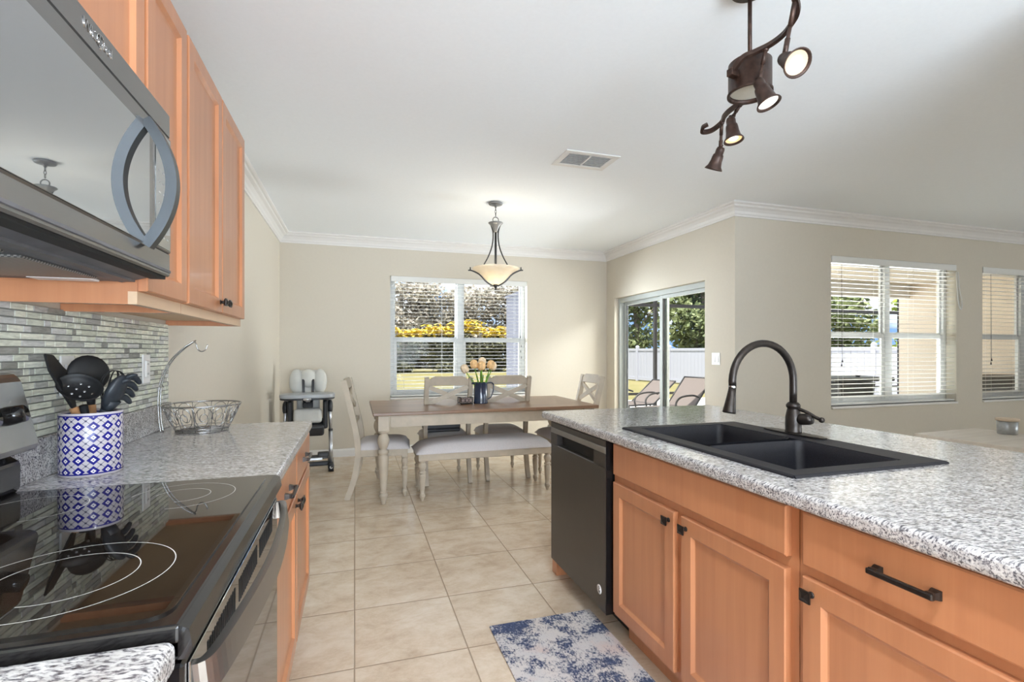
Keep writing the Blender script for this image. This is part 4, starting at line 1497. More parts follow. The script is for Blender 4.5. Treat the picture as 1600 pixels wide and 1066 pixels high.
# slotted skimmer in front
t = thing('slotted_skimmer', 'black slotted skimmer with round holes at the front of the canister', 'skimmer', (-0.715, 1.735, zb))
orient(t, Vector((-0.008, -0.070, 0.24)), 0)
MB().cyl((0, 0, 0), (0, 0, 0.19), 0.009, 0.010).build('handle', M['utensil'], t)
sk = Matrix.Translation((0.004, -0.006, 0.242)) @ Matrix.Rotation(0.42, 4, 'Y') @ Matrix.Rotation(0.55, 4, 'X')
MB().lathe([(0, -0.010), (0.030, -0.007), (0.048, 0.002), (0.053, 0.010), (0.055, 0.010), (0.050, -0.002), (0.031, -0.010), (0, -0.013)], 32, mat=sk, sx=0.98, sy=0.74).build('disc', M['utensil'], t)
hl = MB()
for i in range(4):
    for j in range(3):
        hl.cyl(sk @ Vector((-0.030 + i * 0.02, -0.018 + j * 0.018, -0.0065)), sk @ Vector((-0.030 + i * 0.02, -0.018 + j * 0.018, -0.014)), 0.0032, seg=8)
hl.build('holes', M['steel_grey'], t)
# whisk
t = thing('whisk', 'black wire whisk between the spoon and the pasta server in the canister', 'whisk', (-0.705, 1.715, zb))
orient(t, Vector((0.045, 0.0, 0.265)), 0)
MB().cyl((0, 0, 0), (0, 0, 0.165), 0.009, 0.010).build('handle', M['handle_wood'], t)
wk = MB()
for k in range(5):
    a = k * PI / 5
    ca, sa = math.cos(a), math.sin(a)
    wk.tube(smooth_path([(0.006 * ca, 0.006 * sa, 0.16), (0.022 * ca, 0.022 * sa, 0.205), (0.030 * ca, 0.030 * sa, 0.245), (0.018 * ca, 0.018 * sa, 0.274), (0, 0, 0.281), (-0.018 * ca, -0.018 * sa, 0.274), (-0.030 * ca, -0.030 * sa, 0.245), (-0.022 * ca, -0.022 * sa, 0.205), (-0.006 * ca, -0.006 * sa, 0.16)], 5), 0.0014, 6)
wk.build('wires', M['utensil'], t)
# pasta server
t = thing('pasta_server', 'dark grey pasta server with prongs leaning right in the canister', 'pasta server', (-0.745, 1.700, zb))
orient(t, Vector((0.112, -0.02, 0.25)), 0)
MB().cyl((0, 0, 0), (0, 0, 0.19), 0.010, 0.014).build('handle', M['utensil_grey'], t)
ps = MB().ball((0, 0, 0.240), 0.044, (0.80, 0.40, 1.20), 3).cyl((0, 0, 0.185), (0, 0, 0.215), 0.014, 0.024)
for k in range(4):
    z = 0.212 + k * 0.021
    ps.tube(smooth_path([(0.018, -0.004, z + 0.012), (0.040, -0.012, z + 0.010), (0.056, -0.022, z - 0.004)], 4), [0.0095, 0.0095, 0.0095, 0.0092, 0.009, 0.0085, 0.0078, 0.0068, 0.005], 8)
for k in range(2):
    z = 0.255 + k * 0.015
    ps.tube(smooth_path([(-0.006 + k * 0.016, -0.004, z + 0.012), (-0.006 + k * 0.018, -0.014, z + 0.026), (0.002 + k * 0.02, -0.022, z + 0.030)], 4), [0.0068, 0.0068, 0.0068, 0.0066, 0.0062, 0.0058, 0.005, 0.0042, 0.0030], 8)
ps.build('head', M['utensil_grey'], t)

# ------------------------------------------------------------------ wire fruit basket with banana hook
fb = thing('fruit_basket', 'scrolled wire fruit basket with banana hook on the left counter', 'basket', (-0.630, 2.46, ZT))
RX, RB, HB = 0.148, 0.098, 0.115
b_ = MB()
b_.tube([(RX * math.cos(a), RX * math.sin(a), HB) for a in [i * 2 * PI / 48 for i in range(48)]], 0.0034, 8, closed=True)
b_.tube([(RB * math.cos(a), RB * math.sin(a), 0.004) for a in [i * 2 * PI / 40 for i in range(40)]], 0.0028, 8, closed=True)
b_.tube([((RB + 0.006) * math.cos(a), (RB + 0.006) * math.sin(a), 0.018) for a in [i * 2 * PI / 40 for i in range(40)]], 0.0018, 6, closed=True)
for k in range(8):
    y_ = -0.084 + k * 0.024
    hw = math.sqrt(max(0, RB * RB - y_ * y_))
    b_.tube([(-hw, y_, 0.005), (hw, y_, 0.005)], 0.0014, 6)
b_.build('basket_frame', M['wire'], fb)
s_ = MB()


def on_cone(a, v):
    r = RB + (RX - RB) * v
    return (r * math.cos(a), r * math.sin(a), 0.004 + (HB - 0.004) * v)


for k in range(12):
    a0 = k * 2 * PI / 12
    s_.tube([on_cone(a0, v / 6) for v in range(7)], 0.0016, 6)
    sg = 1 if k % 2 else -1
    pts = []
    for i in range(26):
        u = i / 25
        ang = u * 3.4 * PI
        rad = 0.20 * (1 - u) + 0.05
        pts.append(on_cone(a0 + 0.262 + sg * rad * 1.15 * math.cos(ang), 0.52 + rad * 2.0 * math.sin(ang)))
    s_.tube(pts, 0.0016, 6)
s_.build('scroll_wires', M['wire'], fb)
hk = MB()
for dy in (-0.013, 0.013):
    hk.tube(smooth_path([(-0.150, dy, 0.0), (-0.158, dy, 0.06), (-0.160, dy, 0.15), (-0.150, dy, 0.225), (-0.118, dy, 0.300), (-0.070, dy, 0.355), (-0.030, dy * 0.5, 0.386)], 6), 0.0026, 8)
hk.tube(smooth_path([(-0.034, 0, 0.385), (-0.024, 0, 0.375), (-0.018, 0, 0.352), (-0.004, 0, 0.342), (0.012, 0, 0.350), (0.020, 0, 0.372)], 6), 0.0026, 8)
hk.tube(smooth_path([(-0.030, -0.007, 0.386), (-0.026, 0, 0.389), (-0.030, 0.007, 0.386)], 4), 0.0026, 8)
hk.tube([(-0.150, -0.013, 0.19), (-0.148, 0, 0.20), (-0.150, 0.013, 0.19)], 0.0018, 6)
hk.tube([(-0.125, -0.013, 0.285), (-0.123, 0, 0.29), (-0.125, 0.013, 0.285)], 0.0018, 6)
hk.build('banana_hook', M['wire'], fb)

# ------------------------------------------------------------------ sink and faucet
sk = thing('kitchen_sink', 'black double-bowl sink set in the island top', 'sink', (1.128, 1.055, ZT))
SW, SL = 0.590, 0.895          # x extent, y extent
rim = MB()
bx0, bx1 = 0.055, 0.475
bas = ((0.050, 0.420), (0.455, 0.845))
# rim strips
zt = 0.009


def strip(x0, y0, x1, y1):
    rim.span((x0, y0, 0.0005), (x1, y1, zt), 0.0)


t = bmesh.new()


def frame_with_holes():
    mb = MB()
    xs = [0, bx0, bx1, SW]
    ys = [0, bas[0][0], bas[0][1], bas[1][0], bas[1][1], SL]
    for i in range(3):
        for j in range(5):
            if i == 1 and j in (1, 3):
                continue
            z1 = zt - (0.012 if (i == 1 and j == 2) else 0)
            mb.span((xs[i], ys[j], 0.0004 if z1 > 0 else -0.05), (xs[i + 1], ys[j + 1], z1))
    return mb


fr_ = frame_with_holes()
fr_.sweep([(0, 0), (0, SL), (SW, SL), (SW, 0), (0, 0)], [(0.0, 0.0004), (-0.006, 0.0004), (-0.004, 0.006), (0.0, zt)])
fr_.build('rim', M['sink'], sk)
for (ya, yb) in bas:
    b_ = bmesh.new()
    R = []
    for ins, z in ((-0.001, zt - 0.001), (0.004, 0.0), (0.010, -0.03), (0.020, -0.17), (0.032, -0.192), (0.055, -0.198)):
        ring_ = []
        x0, x1, y0, y1 = bx0 + ins, bx1 - ins, ya + ins, yb - ins
        rc = 0.028
        for cx_, cy_, a0 in ((x1 - rc, y1 - rc, 0), (x0 + rc, y1 - rc, PI / 2), (x0 + rc, y0 + rc, PI), (x1 - rc, y0 + rc, 1.5 * PI)):
            for k in range(7):
                a = a0 + k * PI / 12
                ring_.append(b_.verts.new((cx_ + rc * math.cos(a), cy_ + rc * math.sin(a), z)))
        R.append(ring_)
    for a, b in zip(R, R[1:]):
        nn = len(a)
        for k in range(nn):
            l = (k + 1) % nn
            b_.faces.new((a[k], b[k], b[l], a[l]))
    b_.faces.new(R[-1])
    mb = MB()
    mb._add(b_, 0, True)
    bo = mb.build('basin', M['sink'], sk)
    MB().lathe([(0, -0.196), (0.030, -0.196), (0.042, -0.194), (0.044, -0.1975), (0, -0.1985)], 24, mat=Matrix.Translation(((bx0 + bx1) / 2, (ya + yb) / 2, 0))).build('drain', M['chrome'], bo)

fc = thing('faucet', 'dark bronze gooseneck faucet standing behind the sink', 'faucet', (1.690, 1.585, ZT + zt))
pl = []
for k in range(40):
    a = 2 * PI * k / 40
    pl.append((0.032 * math.copysign(abs(math.sin(a)) ** 0.8, math.sin(a)), 0.150 * math.cos(a)))
MB().prism(pl, 0.007, None, 0.002).build('deck_plate', M['bronze'], fc)
MB().lathe([(0, 0.006), (0.031, 0.006), (0.031, 0.012), (0.029, 0.018), (0.030, 0.040), (0.029, 0.070), (0.024, 0.095), (0.0215, 0.104), (0.026, 0.108), (0.027, 0.116), (0.024, 0.122), (0.018, 0.128), (0, 0.128)], 28).build('body', M['bronze'], fc)
RS = 0.150
pts = [(0, 0, 0.12), (0, 0, 0.17)] + [(-RS + RS * math.cos(a), 0, 0.215 + RS * math.sin(a)) for a in [i * PI * 1.04 / 22 for i in range(23)]]
MB().tube(pts, 0.0142, 16).build('spout', M['bronze'], fc)
e = Vector(pts[-1])
dv = (Vector(pts[-1]) - Vector(pts[-2])).normalized()
dv = Vector((dv.x - 0.22, 0, dv.z)).normalized()
mt = Matrix.Translation(e) @ dv.to_track_quat('Z', 'Y').to_matrix().to_4x4()
MB().lathe([(0.0150, -0.003), (0.0150, 0.003)], 20, mat=mt).build('collar', M['chrome'], fc)
MB().lathe([(0, 0.0), (0.0135, 0.002), (0.016, 0.03), (0.020, 0.065), (0.0245, 0.095), (0.0245, 0.101), (0.020, 0.103), (0, 0.100)], 24, mat=mt).build('spray_head', M['bronze'], fc)
lv = MB()
hd = Vector((0.35, -0.94, 0.12)).normalized()
mt2 = Matrix.Translation((0, 0, 0.058)) @ hd.to_track_quat('Z', 'Y').to_matrix().to_4x4()
lv.lathe([(0, 0.01), (0.021, 0.02), (0.023, 0.035), (0.023, 0.06), (0.018, 0.072), (0, 0.074)], 20, mat=mt2)
p0 = Vector((0, 0, 0.058)) + hd * 0.055
lv.tube(smooth_path([p0 + Vector((0, 0, 0.012)) - hd * 0.035 + Vector((0, 0, 0.03)), p0 + Vector((0, 0, 0.026)), p0 + hd * 0.03 + Vector((0, 0, 0.006)), p0 + hd * 0.05 + Vector((0, 0, -0.004))], 5), [0.007] * 5 + [0.0065] * 5 + [0.007] * 5 + [0.011], 10)
lv.ball(tuple(p0 + hd * 0.05 + Vector((0, 0, -0.004))), 0.0115, (1, 1, 1), 2)
lv.build('lever_handle', M['bronze'], fc)

# ------------------------------------------------------------------ dining furniture
def turned(h, r):
    """turned leg profile scaled to height h and radius r (square block on top not included)"""
    P = [(0, 0), (0.30, 0), (0.36, 0.012), (0.50, 0.055), (0.78, 0.115), (0.80, 0.135), (0.54, 0.150), (0.74, 0.162), (0.74, 0.172), (0.48, 0.182), (0.66, 0.30), (0.86, 0.56), (0.90, 0.63), (0.86, 0.66),
         (0.60, 0.675), (0.90, 0.69), (0.96, 0.715), (0.86, 0.735), (0.54, 0.748), (0.66, 0.762), (0.98, 0.83), (1.04, 0.875), (0.86, 0.93), (0.58, 0.957), (0.86, 0.97), (0.94, 0.985), (0.90, 1.0), (0, 1.0)]
    return [(a * r, b * h) for a, b in P]


TX0, TX1, TY0, TY1, TZ = 0.135, 2.130, 4.12, 5.16, 0.757
dt = thing('dining_table', 'cream dining table with brown wood top and turned legs', 'table', ((TX0 + TX1) / 2, (TY0 + TY1) / 2, 0))
lx, ly = (TX1 - TX0) / 2, (TY1 - TY0) / 2
MB().span((-lx, -ly, TZ - 0.028), (lx, ly, TZ), 0.005, 2).build('tabletop', M['table_top'], dt)
ap = MB()
ap.span((-lx + 0.14, -ly + 0.045, TZ - 0.125), (lx - 0.14, -ly + 0.068, TZ - 0.028)).span((-lx + 0.14, ly - 0.068, TZ - 0.125), (lx - 0.14, ly - 0.045, TZ - 0.028))
ap.span((-lx + 0.045, -ly + 0.14, TZ - 0.125), (-lx + 0.068, ly - 0.14, TZ - 0.028)).span((lx - 0.068, -ly + 0.14, TZ - 0.125), (lx - 0.045, ly - 0.14, TZ - 0.028))
ap.build('apron', M['cream'], dt)
for sx in (-1, 1):
    for sy in (-1, 1):
        l = MB().lathe(turned(TZ - 0.155, 0.046), 20)
        l.box((0, 0, TZ - 0.092), (0.088, 0.088, 0.128), None, 0.003)
        l.build('leg', M['cream'], dt, (sx * (lx - 0.085), sy * (ly - 0.085), 0))

bn = thing('dining_bench', 'cream bench with grey cushioned seat on the near side of the dining table', 'bench', (1.095, 4.36, 0))
bl, bw = 0.595, 0.190


def cushion(w, d, z0, z1, puff=0.02, wf=None):
    """rounded upholstered seat; w along x, d along y"""
    t = bmesh.new()
    nx, ny = 22, 14
    rows = []
    for j in range(ny + 1):
        row = []
        for i in range(nx + 1):
            u, v = i / nx * 2 - 1, j / ny * 2 - 1
            ku = 1 - abs(u) ** 6
            kv = 1 - abs(v) ** 6
            hgt = (max(0, ku) * max(0, kv)) ** 0.5
            wsc = 1.0
            if wf is not None:
                wsc = wf[0] + (wf[1] - wf[0]) * (v + 1) / 2
            row.append(t.verts.new((u * w / 2 * wsc, v * d / 2, z0 + (z1 - z0 - puff) * hgt + puff * hgt * (1 - u * u) * (1 - v * v))))
        rows.append(row)
    for j in range(ny):
        for i in range(nx):
            t.faces.new((rows[j][i], rows[j][i + 1], rows[j + 1][i + 1], rows[j + 1][i]))
    bd = [rows[0][i] for i in range(nx + 1)] + [rows[j][nx] for j in range(1, ny + 1)] + [rows[ny][i] for i in range(nx - 1, -1, -1)] + [rows[j][0] for j in range(ny - 1, 0, -1)]
    lo = [t.verts.new((v.co.x, v.co.y, z0 - 0.001)) for v in bd]
    nb = len(bd)
    for k in range(nb):
        l = (k + 1) % nb
        t.faces.new((bd[l], bd[k], lo[k], lo[l]))
    t.faces.new(lo)
    bmesh.ops.recalc_face_normals(t, faces=t.faces)
    mb = MB()
    mb._add(t, 0, True)
    return mb


cushion(1.23, 0.41, 0.395, 0.492, 0.012).build('cushion', M['fabric'], bn)
MB().span((-bl, -bw, 0.335), (bl, bw, 0.395), 0.004).build('seat_frame', M['cream'], bn)
for sx in (-1, 1):
    for sy in (-1, 1):
        l = MB().lathe(turned(0.335, 0.032), 18)
        l.build('leg', M['cream'], bn, (sx * (bl - 0.035), sy * (bw - 0.035), 0))


def make_chair(label, loc, rz):
    """faces local -y"""
    t = thing('dining_chair', label, 'chair', loc, rz, 'cream dining chairs around the table')
    cushion(0.47, 0.45, 0.415, 0.492, 0.015, (1.0, 0.93)).build('cushion', M['fabric'], t)
    MB().span((-0.215, -0.205, 0.355), (0.215, 0.195, 0.415), 0.004).build('seat_frame', M['cream'], t)
    for s in (-1, 1):
        l = MB().lathe(turned(0.35, 0.028), 18).box((0, 0, 0.375), (0.052, 0.052, 0.075), None, 0.003)
        l.build('front_leg', M['cream'], t, (s * 0.190, -0.180, 0))
    for s in (-1, 1):
        # curved rear post as a swept flat bar in the yz plane
        pts = smooth_path([(0, 0.295, 0.0), (0, 0.245, 0.14), (0, 0.212, 0.30), (0, 0.205, 0.44), (0, 0.222, 0.58), (0, 0.262, 0.76), (0, 0.320, 1.005)], 6)
        MB().tube(pts, 0.02, flat=(0.019, 0.023)).build('rear_leg', M['cream'], t, (s * 0.206, 0, 0))
    # shaped top rail
    tp = []
    for i in range(13):
        u = -1 + i / 6
        zt_ = 1.018 if abs(u) < 0.72 else 1.018 - (abs(u) - 0.72) / 0.28 * 0.035
        tp.append((u * 0.190, zt_))
    poly = [(-0.190, 0.930), (0.190, 0.930)] + tp[::-1]
    tl = math.atan2(0.053, 0.225)
    MB().prism(poly, 0.022, Matrix.Translation((0, 0.302, 0)) @ Matrix.Translation((0, 0, 0.94)) @ Matrix.Rotation(-tl, 4, 'X') @ Matrix.Translation((0, 0.011, -0.94)) @ Matrix.Rotation(PI / 2, 4, 'X'), 0.002).build('top_rail', M['cream'], t)
    cb = MB()
    for s in (-1, 1):
        a = Vector((-s * 0.185, 0.300, 0.918))
        b = Vector((s * 0.185, 0.263, 0.760))
        cb.tube([a, (a + b) / 2 + Vector((0, 0.004 * s, 0)), b], 0.01, flat=(0.009, 0.020))
    cb.build('cross_brace', M['cream'], t)
    MB().span((-0.187, 0.226, 0.625), (0.187, 0.246, 0.665), 0.003).build('lower_rail', M['cream'], t)
    return t


ch = make_chair('cream cross-back chair at the left end of the table', (0.245, 4.595, 0), PI / 2 - 0.09)
dup(ch, (0.835, 4.93, 0), PI, 'cream cross-back chair behind the table with the black booster seat on it')
dup(ch, (1.425, 4.95, 0), PI, 'cream cross-back chair behind the table, partly behind the navy pitcher')
dup(ch, (1.985, 4.60, 0), -PI / 2, 'cream cross-back chair at the right end of the table')

bo = thing('booster_seat', 'black booster seat strapped on the chair behind the table', 'booster seat', (0.80, 4.86, 0.478))
MB().box((0, 0.02, 0.020), (0.33, 0.30, 0.036), None, 0.012, 2).build('base', M['dark_plastic'], bo)
MB().box((-0.01, -0.135, 0.088), (0.345, 0.035, 0.105), None, 0.010, 2).build('front_panel', M['dark_plastic'], bo)
MB().lathe([(0, 0), (0.030, 0), (0.030, 0.002), (0, 0.003)], 24, mat=Matrix.Translation((0.005, -0.1525, 0.100)) @ Matrix.Rotation(PI / 2, 4, 'X'), sy=0.42).build('badge', M['steel_grey'], bo)
MB().box((-0.16, 0.0, 0.085), (0.025, 0.26, 0.09), None, 0.008, 2).build('side_panel', M['tray_grey'], bo)

# ------------------------------------------------------------------ table things
pt = thing('pitcher', 'navy enamel pitcher holding tulips on the dining table', 'pitcher', (1.135, 4.60, TZ))
MB().lathe([(0, 0), (0.068, 0), (0.070, 0.006), (0.066, 0.02), (0.064, 0.10), (0.063, 0.19), (0.066, 0.196), (0.066, 0.199), (0.062, 0.199), (0.060, 0.19), (0.060, 0.012), (0, 0.010)], 36).build('body', M['navy'], pt)
MB().prism([(-0.057, -0.024), (-0.092, 0.0), (-0.057, 0.024)], 0.022, Matrix.Translation((0, 0, 0.180)), 0.003).build('spout', M['navy'], pt)
MB().tube(smooth_path([(0.062, 0, 0.190), (0.10, 0, 0.195), (0.125, 0, 0.175), (0.122, 0, 0.12), (0.100, 0, 0.06), (0.066, 0, 0.035)], 6), 0.006, 8).build('handle', M['navy'], pt)


def tulip(label, dx, dy, tx, ty, tz, mat):
    t = thing('tulip', label, 'tulip', (1.135 + dx, 4.60 + dy, TZ + 0.03), 0, 'peach tulips in the pitcher')
    top = Vector((tx, ty, tz))
    MB().tube(smooth_path([(0, 0, 0), (tx * 0.3, ty * 0.3, tz * 0.5), top], 5), 0.0045, 8).build('stem', M['stem'], t)
    f = MB()
    ax = Vector((tx * 1.2, ty * 1.2, tz)).normalized().to_track_quat('Z', 'Y').to_matrix().to_4x4()
    mt = Matrix.Translation(top) @ ax
    f.lathe([(0, -0.004), (0.016, 0.0), (0.030, 0.014), (0.036, 0.032), (0.034, 0.052), (0.026, 0.070), (0.014, 0.080), (0, 0.078)], 12, mat=mt)
    for k in range(6):
        a = k * PI / 3
        v = mt @ Vector((0.022 * math.cos(a), 0.022 * math.sin(a), 0.036))
        f.ball(tuple(v), 0.022, (0.75, 0.75, 1.75), 2, rot=ax.to_euler())
    f.build('bloom', mat, t)
    l = MB()
    a = math.atan2(ty, tx + 0.001) + 0.5
    for s in (1, -1):
        l.tube(smooth_path([(0, 0, 0.02), (0.010 * math.cos(a) * s, 0.010 * math.sin(a), tz * 0.42), (0.034 * math.cos(a) * s + tx * 0.4, 0.034 * math.sin(a) + ty * 0.4, tz * 0.82)], 4), 0.01, flat=(0.0145, 0.0012))
    l.build('leaves', M['stem'], t)


for lb, dx, dy, tx, ty, tz, mm in (('leftmost peach tulip, drooping over the pitcher rim', -0.025, 0, -0.115, -0.01, 0.265, 'petal_pale'),
                                    ('tall peach tulip left of the middle of the bunch', -0.015, -0.02, -0.055, -0.03, 0.305, 'petal'),
                                    ('deep peach tulip in the middle of the bunch', 0.0, -0.025, -0.010, -0.045, 0.29, 'petal'),
                                    ('pale tulip at the back of the bunch', 0.01, 0.02, 0.020, 0.05, 0.325, 'petal_pale'),
                                    ('peach tulip right of the middle of the bunch', 0.015, -0.02, 0.060, -0.03, 0.30, 'petal'),
                                    ('rightmost peach tulip above the pitcher handle', 0.025, 0.0, 0.085, 0.02, 0.285, 'petal_pale')):
    tulip(lb, dx, dy, tx, ty, tz, M[mm])

nh = thing('coaster_holder', 'small dark wire holder with a stack of coasters left of the pitcher', 'coaster holder', (0.985, 4.60, TZ), 0.1)
w_ = MB()
for z in (0.010, 0.062):
    w_.tube([(-0.055, -0.055, z), (0.055, -0.055, z), (0.055, 0.055, z), (-0.055, 0.055, z)], 0.003, 6, closed=True)
for a in (-1, 1):
    for b in (-1, 1):
        w_.tube([(a * 0.055, b * 0.055, 0.0), (a * 0.055, b * 0.055, 0.066)], 0.003, 6)
for k in range(3):
    w_.tube(arc((-0.036 + k * 0.036, -0.055, 0.036), 0.017, 0, 2 * PI, 16)[:-1], 0.0022, 6, closed=True)
w_.build('wire_frame', M['iron'], nh)
cm = plain('patterned_coaster', (0.32, 0.24, 0.22), 0.6, var=0.6, scale=60)
for k in range(5):
    tag(MB().box((0, 0, 0), (0.096, 0.096, 0.007), None, 0.001).build('coaster', cm, None, (0.985, 4.60, TZ + 0.018 + k * 0.0088), (0, 0, 0.1)), 'square patterned coaster in the stack in the wire holder', 'coaster', 'coasters stacked in the wire holder')

# ------------------------------------------------------------------ high chair
hc = thing('high_chair', 'grey high chair with tray in the corner by the dining table', 'high chair', (-0.475, 5.68, 0), 0.06)
for s in (-1, 1):
    l = MB()
    l.tube([(s * 0.225, -0.10, 0.045), (s * 0.222, -0.08, 0.42)], 0.021, 14).tube([(s * 0.222, -0.08, 0.42), (s * 0.212, -0.02, 0.74)], 0.017, 14)
    l.build('leg', M['steel_grey'], hc)
    MB().lathe([(0.0225, -0.01), (0.0225, 0.01)], 14, mat=Matrix.Translation((s * 0.222, -0.08, 0.42))).build('leg_collar', M['dark_plastic'], hc)
    ft = MB().box((s * 0.225, -0.03, 0.055), (0.06, 0.34, 0.05), None, 0.012, 2)
    ft = ft.build('foot', M['dark_plastic'], hc)
    for yy in (-0.17, 0.12):
        MB().cyl((s * 0.200, yy, 0.042), (s * 0.252, yy, 0.042), 0.042, seg=20).build('wheel', M['dark_plastic'], ft)
    MB().ball((s * 0.217, -0.02, 0.66), 0.062, (0.5, 0.9, 1.35), 2).build('height_adjuster', M['dark_plastic'], hc)
    if s > 0:
        MB().tube([(0.212, -0.213, 0.055), (0.222, -0.214, 0.06), (0.215, -0.214, 0.045), (0.225, -0.214, 0.038), (0.237, -0.213, 0.046)], 0.0035, 6).build('foot_emblem', M['white_plastic'], ft, label='white squiggle emblem')
MB().box((0, -0.10, 0.075), (0.40, 0.05, 0.045), None, 0.012, 2).build('cross_bar', M['dark_plastic'], hc)
MB().box((0.02, -0.20, 0.165), (0.36, 0.10, 0.03), None, 0.01, 2).box((0.15, -0.20, 0.19), (0.11, 0.09, 0.045), None, 0.012, 2).build('footrest', M['dark_plastic'], hc)
MB().box((0.03, -0.255, 0.155), (0.22, 0.012, 0.025), None, 0.004).build('footrest_trim', M['steel_grey'], hc)
sh = MB()
sh.box((0, -0.06, 0.455), (0.32, 0.20, 0.13), (0.35, 0, 0), 0.03, 3).box((-0.17, -0.02, 0.60), (0.05, 0.26, 0.30), (0.1, 0, 0), 0.02, 2).box((0.17, -0.02, 0.60), (0.05, 0.26, 0.30), (0.1, 0, 0), 0.02, 2)
sh.build('seat_shell', M['dark_plastic'], hc)
pd = MB()
pd.box((0, -0.10, 0.575), (0.275, 0.14, 0.15), (-0.25, 0, 0), 0.035, 4)
pd.box((0, 0.10, 0.80), (0.23, 0.07, 0.50), (-0.18, 0, 0), 0.035, 4)
for s in (-1, 1):
    pd.ball((s * 0.115, 0.10, 0.925), 0.10, (0.74, 0.55, 1.38), 3, rot=(-0.18, 0, 0))
pd.ball((0, 0.095, 0.96), 0.10, (0.86, 0.5, 1.0), 3, rot=(-0.18, 0, 0))
pd.build('seat_pad', M['pad'], hc)
hs = MB()
for s in (-1, 1):
    hs.tube(smooth_path([(s * 0.048, 0.055, 0.95), (s * 0.046, 0.025, 0.86), (s * 0.04, 0.0, 0.74), (s * 0.02, -0.06, 0.68)], 4), 0.01, flat=(0.013, 0.004))
hs.box((0, -0.085, 0.69), (0.10, 0.03, 0.055), (-0.3, 0, 0), 0.008, 2)
hs.build('harness', M['dark_plastic'], hc)
ty = []
for k in range(36):
    a = 2 * PI * k / 36
    ty.append((0.265 * math.copysign(abs(math.cos(a)) ** 0.55, math.cos(a)), 0.16 * math.copysign(abs(math.sin(a)) ** 0.7, math.sin(a))))
MB().prism(ty, 0.042, Matrix.Translation((0, -0.165, 0.775)), 0.012, 0, False, 3).build('tray', M['tray_grey'], hc)
MB().prism([(x * 0.985, y * 0.985) for x, y in ty], 0.018, Matrix.Translation((0, -0.165, 0.760)), 0.005).build('tray_base', M['dark_plastic'], hc)
MB().lathe([(0, 0), (0.04, 0), (0.036, 0.012), (0, 0.014)], 24, mat=Matrix.Translation((0, -0.322, 0.768)) @ Matrix.Rotation(PI / 2, 4, 'X'), sy=0.45).build('badge', M['steel_grey'], hc)

# ------------------------------------------------------------------ pendant lamp
pn = thing('pendant_lamp', 'dark iron pendant lamp with alabaster bowl above the dining table', 'lamp', (1.228, 4.41, ZC))
MB().lathe([(0, 0), (0.062, 0), (0.066, -0.006), (0.060, -0.018), (0.030, -0.026), (0.012, -0.030), (0.010, -0.042), (0, -0.042)], 32).build('canopy', M['iron_light'], pn)
cg_ = MB()
for k in range(3):
    zc_ = -0.055 - k * 0.026
    pts = [(0.007 * math.cos(a) * (1 if k % 2 else 0), 0.007 * math.cos(a) * (0 if k % 2 else 1), zc_ + 0.016 * math.sin(a)) for a in [i * 2 * PI / 14 for i in range(14)]]
    cg_.tube(pts, 0.0022, 6, closed=True)
cg_.tube(arc((0, 0, -0.158), 0.027, 0, 2 * PI, 20)[:-1], 0.0035, 6, closed=True)
cg_.build('chain', M['iron'], pn)
MB().lathe([(0, -0.175), (0.010, -0.176), (0.052, -0.178), (0.066, -0.182), (0.068, -0.187), (0.056, -0.197), (0.040, -0.215), (0.026, -0.24), (0.018, -0.27), (0, -0.27)], 28).build('cup', M['iron_light'], pn)
MB().tube([(0, 0, -0.24), (0, 0, -0.72)], 0.0105, 12).build('stem', M['iron'], pn)
for k in range(2):
    a = k * PI - 0.303
    ca, sa = math.cos(a), math.sin(a)
    MB().tube(smooth_path([(0.046 * ca, 0.046 * sa, -0.195), (0.024 * ca, 0.024 * sa, -0.27), (0.030 * ca, 0.030 * sa, -0.38), (0.062 * ca, 0.062 * sa, -0.48), (0.110 * ca, 0.110 * sa, -0.570), (0.150 * ca, 0.150 * sa, -0.622)], 6), 0.006, 8).build('curved_rod', M['iron'], pn)
    ar = MB()
    for q in (-1, 1):
        px_, py_ = -sa * 0.020 * q, ca * 0.020 * q
        ar.tube(smooth_path([(0.250 * ca, 0.250 * sa, -0.618), (0.215 * ca + px_ * 0.5, 0.215 * sa + py_ * 0.5, -0.622), (0.150 * ca + px_, 0.150 * sa + py_, -0.655), (0.088 * ca + px_, 0.088 * sa + py_, -0.72), (0.030 * ca + px_ * 0.5, 0.030 * sa + py_ * 0.5, -0.757), (0.010 * ca, 0.010 * sa, -0.760)], 6), 0.008, flat=(0.0065, 0.0045))
    ar.cyl((0.232 * ca, 0.232 * sa, -0.622), (0.232 * ca, 0.232 * sa, -0.590), 0.0055, seg=8)
    ar.build('cradle_arm', M['iron'], pn)
MB().lathe([(0.212, -0.598), (0.216, -0.602), (0.206, -0.614), (0.170, -0.632), (0.125, -0.664), (0.085, -0.708), (0.045, -0.742), (0.012, -0.752), (0.012, -0.749), (0.044, -0.738), (0.083, -0.704), (0.122, -0.660), (0.168, -0.628), (0.203, -0.610), (0.212, -0.600)], 48).build('glass_bowl', M['shade'], pn)
MB().lathe([(0, -0.745), (0.020, -0.748), (0.026, -0.760), (0.014, -0.772), (0.008, -0.785), (0.011, -0.793), (0.004, -0.802), (0, -0.804)], 16).build('finial', M['iron'], pn)
bl_ = lamp('pendant_bulb', 'POINT', (1.228, 4.41, 1.925), (0, 0, 0), 9, (1, 0.88, 0.68), shadow_soft_size=0.035)

